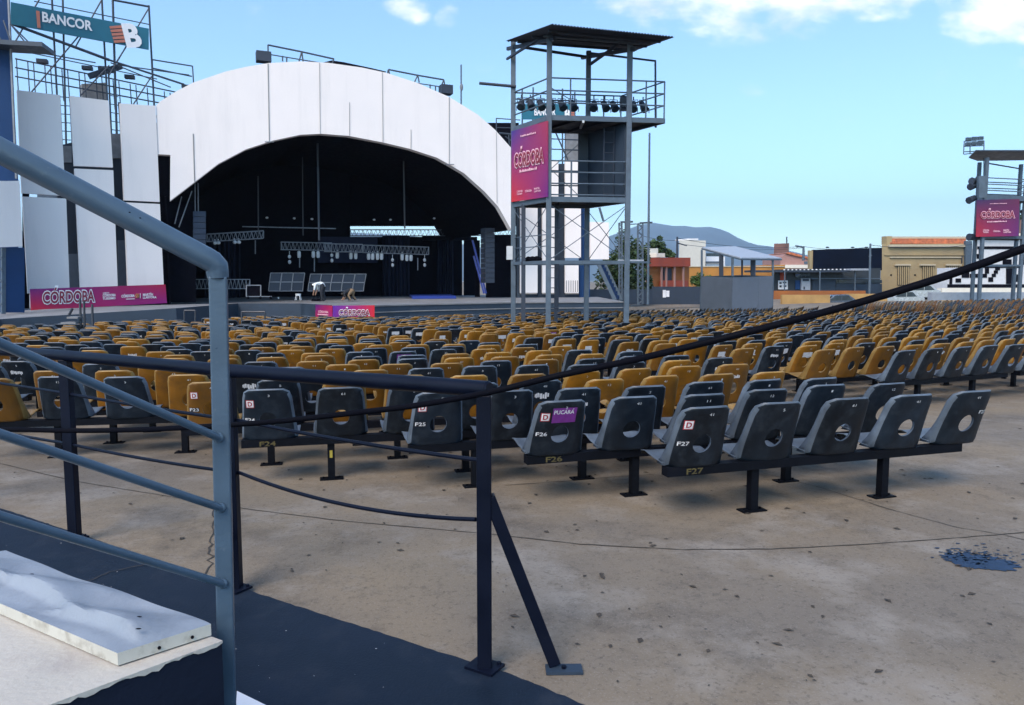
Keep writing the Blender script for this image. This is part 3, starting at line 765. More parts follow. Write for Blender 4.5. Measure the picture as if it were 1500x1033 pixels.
for b in near:
    u, v = proj((b['x'], b['y'], .6+gz(b['x'], b['y'])))
    for tr in range(400):
        if b['pre']: seq = b['pre']
        else:
            pg = .42 if b['y'] > 14 else .5
            if b['k'] in (5, 6) and b['x'] < -2.4: pg = .8 if b['k'] == 5 else .3
            if b['k'] in (5, 6) and b['x'] > 4.4: seq = 'G'*b['n'] if b['k'] == 5 else 'Y'*b['n']
            else: seq = ''.join('G' if random.random() < pg else 'Y' for _ in range(b['n']))
        seq = seq.ljust(b['n'], 'Y')
        if set(seq) == {'G'}: sl_ = '%s all-grey seats' % ['zero', 'one', 'two', 'three', 'four', 'five', 'six', 'seven'][b['n']]
        elif set(seq) == {'Y'}: sl_ = '%s all-yellow seats' % ['zero', 'one', 'two', 'three', 'four', 'five', 'six', 'seven'][b['n']]
        else: sl_ = ' '.join(cw[q] for q in seq)+' seats'
        lab = '%s bench of %s, %s' % (dz(b), sl_, hz(u))
        if b['k'] in SPECIAL and b['k'] not in seen_special: lab = SPECIAL[b['k']]
        if lab not in used: break
        if b['pre'] or (b['k'] in (5, 6) and b['x'] > 4.4):
            lab = lab+(', sides by the aisle' if lab+', sides by the aisle' not in used else ', outermost'); break
    if b['k'] in SPECIAL: seen_special.add(b['k'])
    used.add(lab); b['seq'] = seq
    root = empty('seat_bench', (b['x'], b['y'], gz(b['x'], b['y'])), lab, 'bench', 'benches of seats')
    root.rotation_euler = (0, 0, b['ph'])
    n = b['n']; d = math.hypot(b['x'], b['y'])
    def child(name, me, par, loc=(0, 0, 0), rot=0):
        o = bpy.data.objects.new(name, me); COL.objects.link(o); o.parent = par; o.location = loc
        if rot: o.rotation_euler = (0, 0, rot)
        return o
    bmo = child('beam', beam_mesh(n), root)
    if b['k'] in (0, 1, 3) and ('b', b['k']) not in MARKED:
        MARKED.add(('b', b['k'])); child('painted_mark', mark_mesh('F%d' % (27-b['k'])), bmo, (-(n-1)/2*PITCH_C, 0, 0))
    for s in (-1, 1):
        lg = child('leg', LEG, root, (s*PITCH_C*n*.2-.09, 0, 0))
        if b['k'] == 3 and n == 5 and s == -1 and 3 not in MARKED: MARKED.add(3); child('number_label', LEGNUM, lg)
        if d < 16: child('foot_plate', PLATE, lg)
    for i in range(n):
        px = (i-(n-1)/2)*PITCH_C
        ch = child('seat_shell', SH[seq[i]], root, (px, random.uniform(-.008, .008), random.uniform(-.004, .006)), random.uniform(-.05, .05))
        ch.rotation_euler.x = random.uniform(-.035, .035)
        if n == 5 and b['k'] == 0: ch.rotation_euler = (random.uniform(-.02, .02), 0, random.uniform(-.05, .05))
        lastc = (b['k'] == 0 and i == n-1)
        gi = i if 'gi' not in b else b['gi']+i
        if d < 13: child('number_label', random.choice(ST_NUM), ch)
        q = random.random()
        if i == 0 and b['k'] in (0, 1, 2, 3, 4) and b['k'] not in NEARC:
            NEARC[b['k']] = 1; child('section_sticker', ST_D, ch); child('row_label', ST_ROW['F%d' % (27-b['k'])], ch)
            if b['k'] == 1: child('purple_sticker', ST_PUR, ch)
        elif lastc: child('row_label', ST_LAST, ch)
        elif b['k'] == 0: pass
        elif d < 24 and q < .02: child('purple_sticker', random.choice((ST_PUR2, ST_PUR)), ch)
        elif d < 30 and q < (.36 if seq[i] == 'G' else .22): child('worn_sticker', random.choice(ST_WORN), ch)
        elif d < 30 and q < .50 and b['k'] > 4 and b['x'] > lerp_tab(EL, b['y'])-.3: child('worn_sticker', random.choice(ST_SLIP), ch)
# D labels on row ends at the left
fm = MB()
for b in far:
    for i in range(b['n']):
        ph = b['ph']+(i-(b['n']-1)/2)*PITCH_C/b['r']
        o = Vector((CEN.x+b['r']*math.sin(ph), CEN.y-b['r']*math.cos(ph), 0)); o.z = gz(o.x, o.y)
        rm = Matrix.Rotation(ph+random.uniform(-.04, .04), 3, 'Z'); mi = random.choice((0, 0, 1, 1, 4))
        T = lambda p: o+rm@Vector(p)
        bk = [(-.225, .02, .45), (.225, .02, .45), (.205, -.09, .74), (.14, -.16, .84), (-.14, -.16, .84), (-.205, -.09, .74), (0, -.06, .45), (0, -.15, .76)]
        fm.add([T(p) for p in bk], [(0, 6, 7, 5), (6, 1, 2, 7), (7, 2, 3), (7, 3, 4), (7, 4, 5)], mi)
        fm.add([T(p) for p in ((-.225, 0, .44), (.225, 0, .44), (.21, .40, .45), (-.21, .40, .45))], [(0, 1, 2, 3)], mi)
        if random.random() < .16:
            fm.add([T((x, -.15-.02*(z > .7), z)) for x, z in ((-.1, .66), (.08, .66), (.08, .73), (-.1, .73))], [(0, 1, 2, 3)], 3)
    rm = Matrix.Rotation(b['ph'], 3, 'Z'); o = Vector((b['x'], b['y'], gz(b['x'], b['y'])))
    fm.box(o+Vector((0, 0, .37)), (b['n']*.6-.02, .08, .08), b['ph'], 2)
    for s in (-.66, .66): fm.box(o+rm@Vector((s, .04, 0))+Vector((0, 0, .17)), (.06, .06, .34), b['ph'], 2)
tag(fm.build('distant_benches', ['far_grey', 'far_yellow', 'black_steel', 'sticker_white', 'far_ochre']), 'sea of small yellow and grey benches filling the plaza up to the stage', 'benches', None, 'stuff')
# ---------------------------------------------------------------- stage
ZS = .6
front = [(-60, 474, .3), (0, 467.5, .3), (120, 460, .42), (258, 451.5, .6), (348, 444.5, .6), (440, 444.5, .6), (487, 447, .6), (549, 447.5, .6), (600, 446, .6), (750, 443, .6), (915, 442, .6)]
fp = [Pz(u, v, z) for u, v, z in front]
back = [Vector((6, 60, .6)), Vector((-40, 60, .6)), Vector((-30, 36, .3))]
st = MB(); poly = fp+back
tr = tessellate_polygon([[Vector((p.x, p.y, 0)) for p in poly]])
st.add(poly, [tuple(t) for t in tr], 0)
low = [Vector((p.x, p.y, -1.2)) for p in poly]; n = len(poly)
st.add(poly+low, [(i, (i+1) % n, n+(i+1) % n, n+i) for i in range(n)], 1)
lip = MB()
tag(st.build('stage_floor', ['deck', 'stage_front']), 'grey stage floor on a dark blue front wall', None, None, 'structure')
rims = MB()
for a, b in zip(fp[6:], fp[7:]): rims.beam(a-Vector((0, .02, .02)), b-Vector((0, .02, .02)), .06, .06); rims.beam(a-Vector((0, .02, .32)), b-Vector((0, .02, .32)), .05, .05)
tag(rims.build('stage_edge_rail', 'deck'), 'pale double rail along the front edge of the stage right of the low banner', 'stage edge')

WL = plane(28, 34.0, 235, 38.0)
AR = plane(228, 38.0, 748, 46.0)
RW = plane(757, 50.0, 892, 51.5)
nW, nA, nR = WL[2], AR[2], RW[2]
outer = [(228.5, 155), (234, 149), (258, 134), (283, 121), (330, 105), (360, 98), (393, 92.5), (440, 90), (480, 92), (530, 99), (565, 106.5), (610, 121), (658, 142), (700, 168), (725, 190), (749, 217)]
inner = [(749, 337), (742, 324), (730, 303), (710, 281), (680, 254), (658, 241), (640, 231), (600, 218), (560, 208.5), (510, 199), (470, 196), (440, 197.5), (400, 206), (360, 219), (320, 240), (285, 267), (249, 294.5), (249.5, 227), (231, 226)]
arch = empty('stage_arch', (*onp(500, 412, AR).xy, ZS), 'huge white panelled arch over the black open stage', 'stage arch')
MB().prism([onp(u, v, AR) for u, v in outer+inner], nA*.5).build('facade', 'panel_white', arch)
vault = MB(); iv = [onp(u, v, AR, .52) for u, v in inner[:17]]; ov = [p+Vector((0, 0, .25)) for p in iv]
k = len(iv); DEP = nA*13
vault.add(iv+[p+DEP for p in iv], [(i, i+1, k+i+1, k+i) for i in range(k-1)])
ov = [onp(u, v+14, AR, .52) for u, v in outer]; k2 = len(ov)
vault.add(ov+[p+DEP for p in ov], [(i, i+1, k2+i+1, k2+i) for i in range(k2-1)])
vault.build('black_vault', 'drape', arch)
for (u0, v0, u1, v1, wd) in ((283, 196, 285, 266, .04), (392.5, 93, 394.5, 207, .035), (560, 106, 561, 208, .018), (658, 142, 658, 241, .03), (727, 193, 728, 298, .018), (468, 92, 469, 196, .012), (512, 150, 512, 199, .015), (602, 190, 602, 218, .02)):
    MB().beam(onp(u0, v0, AR, -.02), onp(u1, v1, AR, -.02), wd, .03).build('panel_seam', 'seam', arch)
for u, v in ((394, 208), (658, 241)):
    MB().beam(onp(u-6, v, AR, -.1), onp(u+7, v, AR, -.1), .05, .05).build('bracket', 'truss', arch)
# black back wall with the bright slit, and side drapes
BK = (AR[0]+nA*13, AR[1], nA)
bw = empty('black_backdrop', (*onp(480, 412, BK).xy, ZS), 'black drapes closing the back of the stage', 'drape')
def pan(mb, u0, v0, u1, v1, pl, th=.05, off=0., mi=0): mb.prism([onp(u0, v0, pl, off), onp(u1, v0, pl, off), onp(u1, v1, pl, off), onp(u0, v1, pl, off)], pl[2]*th, mi); return mb
m = MB(); pan(m, 228, 180, 513, 446, BK); pan(m, 513.2, 180, 760, 331.5, BK); pan(m, 513.2, 347, 677, 446, BK); pan(m, 679.5, 347, 699, 446, BK); pan(m, 668, 331.7, 690, 346.8, BK)
m.build('back_drape', 'drape', bw)
m = MB(); pan(m, 696, 352, 703, 446, AR, .05, 7); pan(m, 712, 344, 760, 446, AR, .05, 5.5); m.build('right_drape', 'drape', bw)
m = MB(); pan(m, 228, 218, 250, 446, AR, .06, .9); m.build('slot_drape', 'drape', bw)
m = MB()
a = onp(249, 412, AR, .6); b = a+DEP
m.prism([Vector((a.x, a.y, .55)), Vector((b.x, b.y, .55)), Vector((b.x, b.y, 8)), Vector((a.x, a.y, 6.0))], (-.1, 0, 0)); m.build('left_drape', 'drape', bw)
m = MB(); pan(m, 246, 296, 287, 443, AR, .06, 1.6); m.build('inner_drape', 'drape', bw)
for i_, (u0, u1, v0) in enumerate(((300, 352, 352), (560, 600, 346), (640, 664, 352))):
    m = MB(); n_ = 26; vs_c = []
    for k_ in range(n_+1):
        u = u0+(u1-u0)*k_/n_; off_ = -1.2+.22*math.sin(k_*1.7)
        vs_c += [onp(u, v0, BK, off_), onp(u, 442, BK, off_)]
    m.add(vs_c, [(2*k_, 2*k_+1, 2*k_+3, 2*k_+2) for k_ in range(n_)]); tag(m.build('stage_curtain', 'curtain'), 'dim navy folded curtain at the back of the stage, %s' % ('left of the panel racks', 'below the bright slit', 'right end below the long truss')[i_], 'curtain')
# wing panels
def wing(quads, pl, lab, th=.18):
    q0 = onp(*quads[0], pl)
    r = MB().prism([onp(u, v, pl) for u, v in quads], pl[2]*th).build('wall_panel', 'panel_white'); return tag(r, lab, 'panel', 'white wing panels')
wing([(25, 132), (88, 139.5), (96, 287), (32, 283)], WL, 'upper white panel left of the stage, behind the handrail, below the scaffold sign left half')
wing([(33, 288), (97, 291), (102, 425), (41, 430)], WL, 'lower white panel standing above the lettering on the wide banner, outer left')
wing([(103, 140.5), (159, 147.5), (165.5, 245.5), (109, 243)], WL, 'upper white panel between two ladder poles, in the middle of the left wing')
wing([(109.5, 247), (166, 249.5), (172.5, 421), (118, 424)], WL, 'tall lower white panel in the middle of the left wing')
wing([(176, 151.5), (228, 155), (234, 296), (182, 293.5)], WL, 'upper white panel directly beside the arch')
wing([(182.3, 296.5), (234.2, 299), (240, 418.5), (187.5, 421)], WL, 'lower white panel beside the black slot at the arch foot')
# dark structure behind the wing
bb = empty('wing_building', (*onp(140, 412, WL, 5).xy, .3), 'dark backstage building seen through the gaps of the left white panels', 'building')
m = MB(); m.prism([onp(u, v, WL, 1.6) for u, v in ((84, 214), (112, 207), (112, 452), (84, 452))], nW*5)
m.prism([onp(u, v, WL, 1.6) for u, v in ((112.5, 212), (172, 196), (236, 200), (236, 450), (112.5, 452))], nW*5); m.build('wall', 'tower_dark', bb)
for (u, v0, v1) in ((97, 214, 238), (170, 196, 232)): m = MB(); pan(m, u-7, v0, u+8, v1, WL, .1, 1.35); m.build('grey_panel', 'sky_panel', bb)
for (u, v0, v1) in ((108, 372, 440), (180, 352, 440)): m = MB(); pan(m, u-7, v0, u+8, v1, WL, .1, 1.3); m.build('grey_panel', 'booth_left', bb)
# left pylon, white panel and blue door
PLp = plane(-60, 31.5, 30, 32.5)
py = empty('blue_pylon', (*onp(0, 412, PLp).xy, .3), 'tall blue steel pylon at the left edge of the stage', 'pylon')
m = MB(); m.prism([onp(u, v, PLp) for u, v in ((-60, -200), (3, -200), (27, 268), (27, 466), (-60, 468))], nW*1.2); m.build('column', 'blue_wall', py)
m = MB(); m.box(onp(12, 68, PLp, -.3), (3.0, 1.2, .18), .2); m.build('ledge', 'scaff', py)
for (u0, v0, u1, v1) in ((15, 35, 40, 66), (5, 30, 16, 62), (-10, 40, 6, 66)):
    MB().tube([onp(u0, v0, PLp, -.5), onp(u1, v1, PLp, -.7)], .03, 6).build('stay', 'scaff', py)
MB().beam(onp(10, -60, PLp, -.3), onp(24, 262, PLp, -.3), .07, .07).build('edge_pole', 'truss', py)
PL2 = plane(-60, 28.6, 40, 31.0)
tag(MB().prism([onp(u, v, PL2) for u, v in ((-70, 266), (28.5, 265), (33, 361), (-70, 365))], nW*.12).build('wall_panel', 'panel_white'), 'white panel hung low on the blue pylon above the blue door', 'panel')
dr = empty('blue_door', (*onp(20, 412, PL2).xy, .3), 'tall blue metal door under the low white panel at far left', 'door')
m = MB(); pan(m, 9, 363, 36, 458, PL2, .1, .3); m.build('leaf', 'blue_wall', dr)
m = MB(); pan(m, 3, 363, 8.6, 460, PL2, .1, .25); m.build('frame', 'tower_steel', dr)
m = MB()
for i in range(5): m.beam(onp(-6, 372+i*17, PL2, .2), onp(3, 380+i*17, PL2, .2), .04, .04)
m.build('lattice', 'truss', dr)
m = MB(); pan(m, 33.5, 262, 43, 458, WL, .15, .5); m.build('jamb', 'drape', dr)

# wide stage banner
BN = plane(45, 32.6, 243, 37.6)
def ppt(u, v): return onp(u, v, BN)
bn = empty('stage_banner', (*ppt(140, 412).xy, .4), 'wide purple and red banner reading CÓRDOBA along the foot of the left wing', 'banner')
MB().prism([onp(u, v, BN) for u, v in ((44, 423.5), (242.5, 416.8), (244.5, 444), (45.5, 455))], nW*.05).build('print', 'banner_b', bn)
def q3(pl, u0, v0, u1, v1, ht, off): # baseline from (u0,v0) to (u1,v1); cap height in pixels
    return onp(u0, v0, pl, off), onp(u1, v1, pl, off), onp(u0, v0-ht, pl, off)
def logo(pl, parent, u0, v0, u1, v1, ht, off=-.03, ink='white_paint', core='berry'):
    m = MB(); text_quad(m, 'CÓRDOBA', *q3(pl, u0, v0, u1, v1, ht, off), 0, .085, 0.0); m.build('letter_outline', 'pink' if ink == 'pink' else ink, parent)
    m = MB(); text_quad(m, 'CÓRDOBA', *q3(pl, u0, v0, u1, v1, ht, off-.02), 0, .022, 0.0); m.build('letter_core', core, parent)
logo(BN, bn, 63, 444.8, 138, 441.8, 17)
def tline(pl, par, s, u0, v0, u1, v1, ht, mt='white_paint', off=-.03, bold=.03): m = MB(); text_quad(m, s, *q3(pl, u0, v0, u1, v1, ht, off), 0, bold); m.build('text_line', mt, par)
for q_ in (('AGENCIA', 150.5, 430.2, 160, 429.8, 1.6), ('CÓRDOBA', 150.5, 434.8, 169.5, 434, 3.6), ('TURISMO', 150.5, 439.2, 169, 438.4, 3.2), ('CÓRDOBA', 178, 436, 197, 435, 3.8), ('MARTÍN', 209.5, 433.8, 224, 433.2, 3.6), ('LLARYORA', 209.5, 437.6, 229, 437, 3.2)): tline(BN, bn, *q_)
m = MB()
m.beam(onp(185, 438.3, BN, -.03), onp(197, 437.8, BN, -.03), .03, .03); m.beam(onp(205.5, 430, BN, -.03), onp(205.5, 437, BN, -.03), .02, .02)
m.build('small_print', 'white_paint', bn)
for i, c in enumerate(('orange_paint', 'berry', 'yellow_paint')):
    MB().tube([onp(198+i*.8, 433-i, BN, -.03), onp(203, 430.5+i*1.5, BN, -.03), onp(199+i, 436.2, BN, -.03)], .035, 6).build('arrow_mark', c, bn)
# low banners on the stage front
LB = plane(486, 32.4, 549, 32.8); LB2 = plane(462, 34.8, 486, 32.5)
lb_ = empty('low_banner', (*onp(518, 412, LB).xy, -.6), 'small red and purple banner reading CÓRDOBA on the stage front', 'banner')
MB().prism([onp(u, v, LB) for u, v in ((487.5, 447.8), (548.5, 447.3), (548.5, 472), (487.5, 472))], (0, .05, 0)).build('print', 'banner_c', lb_)
logo(LB, lb_, 497, 462, 541, 462, 8, -.03)
lb_ = empty('low_banner', (*onp(475, 412, LB2).xy, -.6), 'dark red banner wrapped on the stage front corner beside the small banner', 'banner')
MB().prism([onp(u, v, LB2) for u, v in ((462, 446.5), (486.8, 448), (486.8, 472), (462, 472))], (.02, .05, 0)).build('print', 'banner_b', lb_)
m = MB(); text_quad(m, 'CÓRDOBA', *q3(LB2, 466, 458, 481, 459, 3, -.03), 0, .03); m.beam(onp(466, 460.5, LB2, -.03), onp(480, 461.5, LB2, -.03), .05, .04); m.build('small_print', 'pink', lb_)

# scaffold + bank sign, left
SC = plane(14, 35.2, 222, 38.6)
sc = empty('sign_scaffold', (*onp(120, 412, SC, 1).xy, .3), 'tall grey pipe scaffold carrying the teal sign above the left panels', 'scaffold')
def pipe(par, name, pts, r=.045, mt='scaff', n=6): return MB().tube(pts, r, n).build(name, mt, par)
for (u0, v0, u1, v1, r) in ((10, -30, 26, 300, .05), (74, -40, 84, 150, .05), (91, -40, 98, 260, .05), (147, -40, 158, 160, .05), (164, -40, 172, 230, .06), (218, 8, 226, 158, .05)):
    pipe(sc, 'upright', [onp(u0, v0, SC, .35), onp(u1, v1, SC, .35)], r)
for (u0, v0, u1, v1) in ((87, 140, 93, 250), (103, 150, 108, 250), (159, 105, 165, 240), (174, 150, 181, 250)):
    pipe(sc, 'ladder_pole', [onp(u0, v0, SC, .6), onp(u1, v1, SC, .6)], .045)
for i in range(9):
    v = 142+i*12.5; pipe(sc, 'rung', [onp(87.5+.052*(v-140), v, SC, .6), onp(102.5+.05*(v-140), v+1, SC, .6)], .022)
    pipe(sc, 'rung', [onp(161+.045*(v-130), v-2, SC, .6), onp(173+.05*(v-130), v, SC, .6)], .022)
for (u0, v0, u1, v1, r) in ((165, 0, 219, 10, .05), (50, 2, 219, 36, .025), (15, 34, 160, 88, .07), (160, 88, 270, 124, .05), (28, 72, 140, 92, .03), (170, 95, 277, 110, .03), (28, 74, 230, 116, .025), (162, 92, 250, 128, .03),
     (16, 36, 48, 68, .03), (150, -2, 110, 70, .035), (60, -5, 22, 62, .035), (218, 12, 160, 110, .035), (116, 52, 46, 135, .035), (184, 70, 168, 95, .035), (160, 96, 118, 140, .035), (222, 112, 194, 155, .035)):
    pipe(sc, 'brace', [onp(u0, v0, SC, .15), onp(u1, v1, SC, .15)], r)
for (v0, v1) in ((86, 140), (99, 150), (112, 160)): pipe(sc, 'guard_rail', [onp(22, v0, SC, 1.6), onp(262, v1-4, SC, 1.6)], .035)
for i in range(19):
    u = 24+i*12.5+(4 if i % 2 else 0); v = 85+(u-22)*.225
    pipe(sc, 'stanchion', [onp(u, v, SC, 1.6), onp(u+3, v+52-i*.8, SC, 1.6)], .028)
for (u0, v0, u1, v1) in ((223, 87.5, 282, 97), (223, 100, 281, 112), (282, 97, 283.5, 121), (223, 87, 224, 110)):
    pipe(sc, 'side_rail', [onp(u0, v0, SC, .4), onp(u1, v1, SC, .4)], .035)
for (u, v, s) in ((62, 90, .35), (128, 100, .35), (190, 113, .35), (272, 127, .3), (155, 102, .5)):
    MB().box(onp(u, v, SC, 1.2), (s*1.3, .3, s*.5), .3).build('lamp_box', 'tower_dark', sc)
m = MB()
m.beam(onp(130, 112, SC, 1.1), onp(178, 97, SC, 1.1), .28, .25); m.build('walkway_bar', 'tower_dark', sc)
m = MB(); m.prism([onp(u, v, SC, 2.2) for u, v in ((120, 123), (155, 121), (157, 146), (121, 146))], nW*.4); m.build('grey_box', 'sky_panel', sc)
sg = empty('bank_sign', (*onp(118, 412, SC).xy, 10), 'long teal sign with white lettering BANCOR and an orange striped B, left', 'sign')
MB().prism([onp(u, v, SC) for u, v in ((16, 3), (218, 42), (218, 73), (16, 35.5))], nW*.06).build('board', 'teal', sg)
m = MB(); text_on(m, 'BANCOR', onp(62.5, 31.5, SC, -.04), onp(134.5, 45, SC, -.04)-onp(62.5, 31.5, SC, -.04), onp(62, 17.5, SC, -.04)-onp(62.5, 31.5, SC, -.04), 0, .03); m.build('lettering', 'white_paint', sg)
MB().prism([onp(u, v, SC, -.05) for u, v in ((53, 15.5), (58, 16.5), (59.5, 41.5), (55, 40.5))], nW*.03).build('orange_bar', 'orange_paint', sg)
for i in range(5):
    u0 = 160.5+i*1.5; v0 = 38.5+i*5.2
    MB().prism([onp(u, v, SC, -.06) for u, v in ((u0, v0), (u0+17, v0-2+.6), (u0+18.5, v0+2.6), (u0+1, v0+3.6))], nW*.03).build('stripe', 'orange_paint', sg)
m = MB(); o_ = onp(187.5, 68.2, SC, -.07); text_on(m, 'B', o_, onp(207.5, 67.5, SC, -.07)-o_, onp(179.5, 36.5, SC, -.07)-o_, 0, .045); m.build('emblem', 'white_paint', sg)

# gear on top of the arch
def arch_rail(pts, legs, lab, boxc):
    r = empty('roof_guard_rail', onp(*pts[0], AR, 1.0), lab, 'guard rail')
    pipe(r, 'rail', [onp(u, v, AR, .7) for u, v in pts], .045)
    pipe(r, 'lower_rail', [onp(pts[0][0]+3, pts[0][1]+14, AR, .7), onp(pts[-1][0], pts[-1][1]+ (9 if boxc < 500 else 11), AR, .7)], .03)
    for (u, v, u2, v2) in legs: pipe(r, 'stay', [onp(u, v, AR, .7), onp(u2, v2, AR, .7)], .04)
    return r
r = arch_rail([(392.5, 66), (442, 76), (489, 86.5)], [(392.5, 66, 393, 94), (442, 76, 438, 90), (442, 76, 444, 90), (414, 82, 414, 90), (420, 84, 420, 91), (489, 86, 487, 93)], 'thin pipe guard rail on the left of the arch top, beside the dark winch box', 450)
m = MB(); m.box(onp(386, 84, AR, .8), (.75, .6, .5), .4)
wb = tag(m.build('winch_box', 'tower_dark'), 'dark winch box on the arch top left end of the guard rail', 'winch')
r = arch_rail([(569, 102), (612, 110.5), (650, 117)], [(569, 102, 567, 110), (569, 102, 571, 110), (612, 110, 607, 121), (612, 110, 614, 121), (650, 117, 646, 128), (650, 117, 652, 128), (630, 124, 630, 130), (638, 126, 638, 133)], 'thin pipe guard rail on the right of the arch top, beside the second winch box', 600)
m = MB(); m.box(onp(653, 132, AR, .8), (.7, .6, .5), .4); tag(m.build('winch_box', 'tower_dark'), 'dark winch box on the arch top at the right guard rail end', 'winch')
m = MB(); tp = [onp(u, v, AR, .9) for u, v in ((472, 92), (486, 88.5), (503, 91), (545, 100), (566, 105), (563, 108), (530, 101), (500, 95))]
m.prism(tp, nA*1.0); tag(m.build('rolled_tarp', 'drape'), 'rolled black tarp lying along the crown of the arch', 'tarp')
an = empty('antenna_mast', P(676, 412, 90)-Vector((0, 0, 2)), 'thin pale antenna mast rising behind the arch', 'antenna')
pipe(an, 'mast', [P(675.5, 240, 90), P(675.5, 95, 90)], .09, 'tower_steel'); m = MB().ell(P(676, 128, 90), (.2, .2, .45), 8, 6); m.build('drum', 'truss', an)

# ---------------------------------------------------------------- stage rigging
def truss(name, pl, off, u0, v0, u1, v1, h, n, mt, lab, cat='truss', grp=None, r=.03, dep=.35):
    o = empty(name, onp((u0+u1)/2, (v0+v1)/2, pl, off), lab, cat, grp)
    A_, B_, C_, D_ = onp(u0, v0, pl, off), onp(u1, v1, pl, off), onp(u1, v1+h, pl, off), onp(u0, v0+h, pl, off)
    bk_ = pl[2]*dep
    for a, b in ((A_, B_), (D_, C_), (A_+bk_, B_+bk_), (D_+bk_, C_+bk_)): MB().tube([a, b], r, 6).build('chord', mt, o)
    m = MB()
    for i in range(n):
        a = A_.lerp(B_, i/n); b = D_.lerp(C_, (i+.5)/n); c = A_.lerp(B_, (i+1)/n)
        m.tube([a, b], r*.5, 5); m.tube([b, c], r*.5, 5)
        if i % 2: m.tube([a+bk_, b+bk_], r*.5, 5); m.tube([a, a+bk_], r*.5, 5)
    m.tube([A_, D_], r, 6); m.tube([B_, C_], r, 6); m.build('lacing', mt, o); return o
truss('lighting_truss', AR, 6, 412, 354.5, 486, 356, 11, 13, 'truss', 'left section of the long pale lighting truss hung mid stage')
truss('lighting_truss', AR, 5.6, 476, 357, 531, 358, 11.5, 10, 'truss', 'bright middle section of the long lighting truss')
truss('lighting_truss', AR, 6, 533, 359, 628, 362, 11, 16, 'truss', 'right section of the long pale lighting truss hung mid stage')
truss('lighting_truss', AR, 4, 303, 343, 386, 338, 11, 14, 'truss', 'slanted lighting truss hung on the left side of the stage')
truss('lighting_truss', AR, 3, 262, 341, 290.5, 341, 12, 5, 'truss', 'short pale truss end at the stage left edge behind the handrail')
truss('floor_truss', AR, 4, 286, 409.5, 366, 409.5, 13.5, 14, 'truss', 'low truss lying on the stage floor at the left behind the handrail post')
truss('rear_truss', BK, -.6, 513, 336.5, 668, 336.5, 9, 26, 'truss_dark', 'dark truss crossing the bright slit at the back of the stage', dep=.3)
truss('rear_truss', BK, -1.5, 690, 337, 752, 337, 8, 10, 'truss_dark', 'dark truss at the back right of the stage by the speaker stack', dep=.3)
for i, (u, v, tall) in enumerate(((424, 372, 1), (438, 369, 0), (459, 369, 0), (466, 369, 0), (486, 370, 1), (494, 370, 0), (514, 371, 0), (521, 371, 0), (540, 372, 0), (546, 372, 0), (553, 372, 0), (559, 372, 0), (575, 377, 1), (589, 373, 0), (596, 374, 0), (602, 374, 0), (622, 377, 1))):
    o = empty('stage_lamp', onp(u, v, AR, 6.1), 'small pale stage lamp hanging under the long lighting truss', 'stage lamp', 'lamps under the long truss')
    c = onp(u, v+4, AR, 6.1)
    if tall: MB().ell(c, (.10, .10, .12), 10, 6).ell(c-Vector((0, 0, .33)), (.10, .10, .13), 10, 6).build('head', 'lamp', o, smooth=True)
    else: MB().tube([c+Vector((0, 0, .20)), c+Vector((0, 0, .17)), c-Vector((0, 0, .10)), c-Vector((0, 0, .2))], [.06, .11, .115, .08], 10).build('head', 'lamp', o, smooth=True)
    MB().tube([c+Vector((0, 0, .15)), onp(u, v-4, AR, 6.1)], .02, 5).build('hanger', 'lamp', o)
for u, v0, v1 in ((439, 378, 392), (460.5, 368, 398), (612, 378, 396), (374, 352, 372)):
    tag(MB().tube([onp(u, v0, AR, 6.3), onp(u, v1, AR, 6.3)], .035, 6).build('drop_pipe', 'truss'), 'pale vertical drop pipe hanging below a stage truss', 'pipe', 'drop pipes')
for u, v in ((315, 356), (320, 356), (344, 355), (350, 355)):
    m = MB(); c = onp(u, v, AR, 4); m.ell(c, (.12, .12, .10), 8, 6); m.tube([c, c+Vector((0, 0, .22))], .025, 5)
    tag(m.build('small_lamp', 'lamp'), 'small lamp clamped under the slanted truss at stage left', 'stage lamp', 'lamps under the slanted truss')
for (u0, v0, u1, v1, off, r, lab) in ((465, 200, 467.5, 352, 3.5, .06, 'long grey pole hanging from the crown of the arch'), (591, 222, 593, 335, 4, .05, 'thin dark pole hanging right of the arch crown'), (378, 258, 378.5, 345, 4, .03, 'faint thin hanging cable above the slanted truss'), (443, 230, 444, 345, 5, .03, 'faint thin hanging cable left of the long pole')):
    tag(MB().tube([onp(u0, v0, AR, off), onp(u1, v1, AR, off)], r, 6).build('hanging_pole', 'truss_dark' if off != 3.5 else 'scaff'), lab, 'pole')
tag(MB().tube([onp(355, 332, AR, 5), onp(492, 335, AR, 5)], .035, 6).build('cross_pipe', 'truss'), 'thin pale horizontal pipe above the trusses', 'pipe')
for u, v in ((391, 319), (431, 320), (457, 321), (548, 322), (572, 322), (636, 320)):
    tag(MB().ell(onp(u, v, AR, 6), (.09, .09, .06), 8, 6).build('ceiling_lamp', 'lamp'), 'tiny ceiling lamp in the dark of the stage', 'stage lamp', 'ceiling lamps')
def stack(pl, off, u0, v0, u1, v1, n, mt, lab):
    o = empty('speaker_array', onp((u0+u1)/2, v1, pl, off), lab, 'speakers')
    for i in range(n):
        a = v0+(v1-v0)*i/n; b = v0+(v1-v0)*(i+.93)/n; sh = .10*(i/n)**2
        m = MB(); pan(m, u0, a, u1, b, pl, .8, off+sh); m.build('cabinet', mt, o)
    return o
o = stack(AR, 1.0, 283, 309.5, 301.5, 360, 6, 'speaker_blue', 'dark blue hanging speaker column behind the bend of the handrail')
for u in (285.5, 290): MB().tube([onp(u, 268, AR, 1.4), onp(u+.5, 310, AR, 1.4)], .03, 5).build('hanging_cable', 'truss', o)
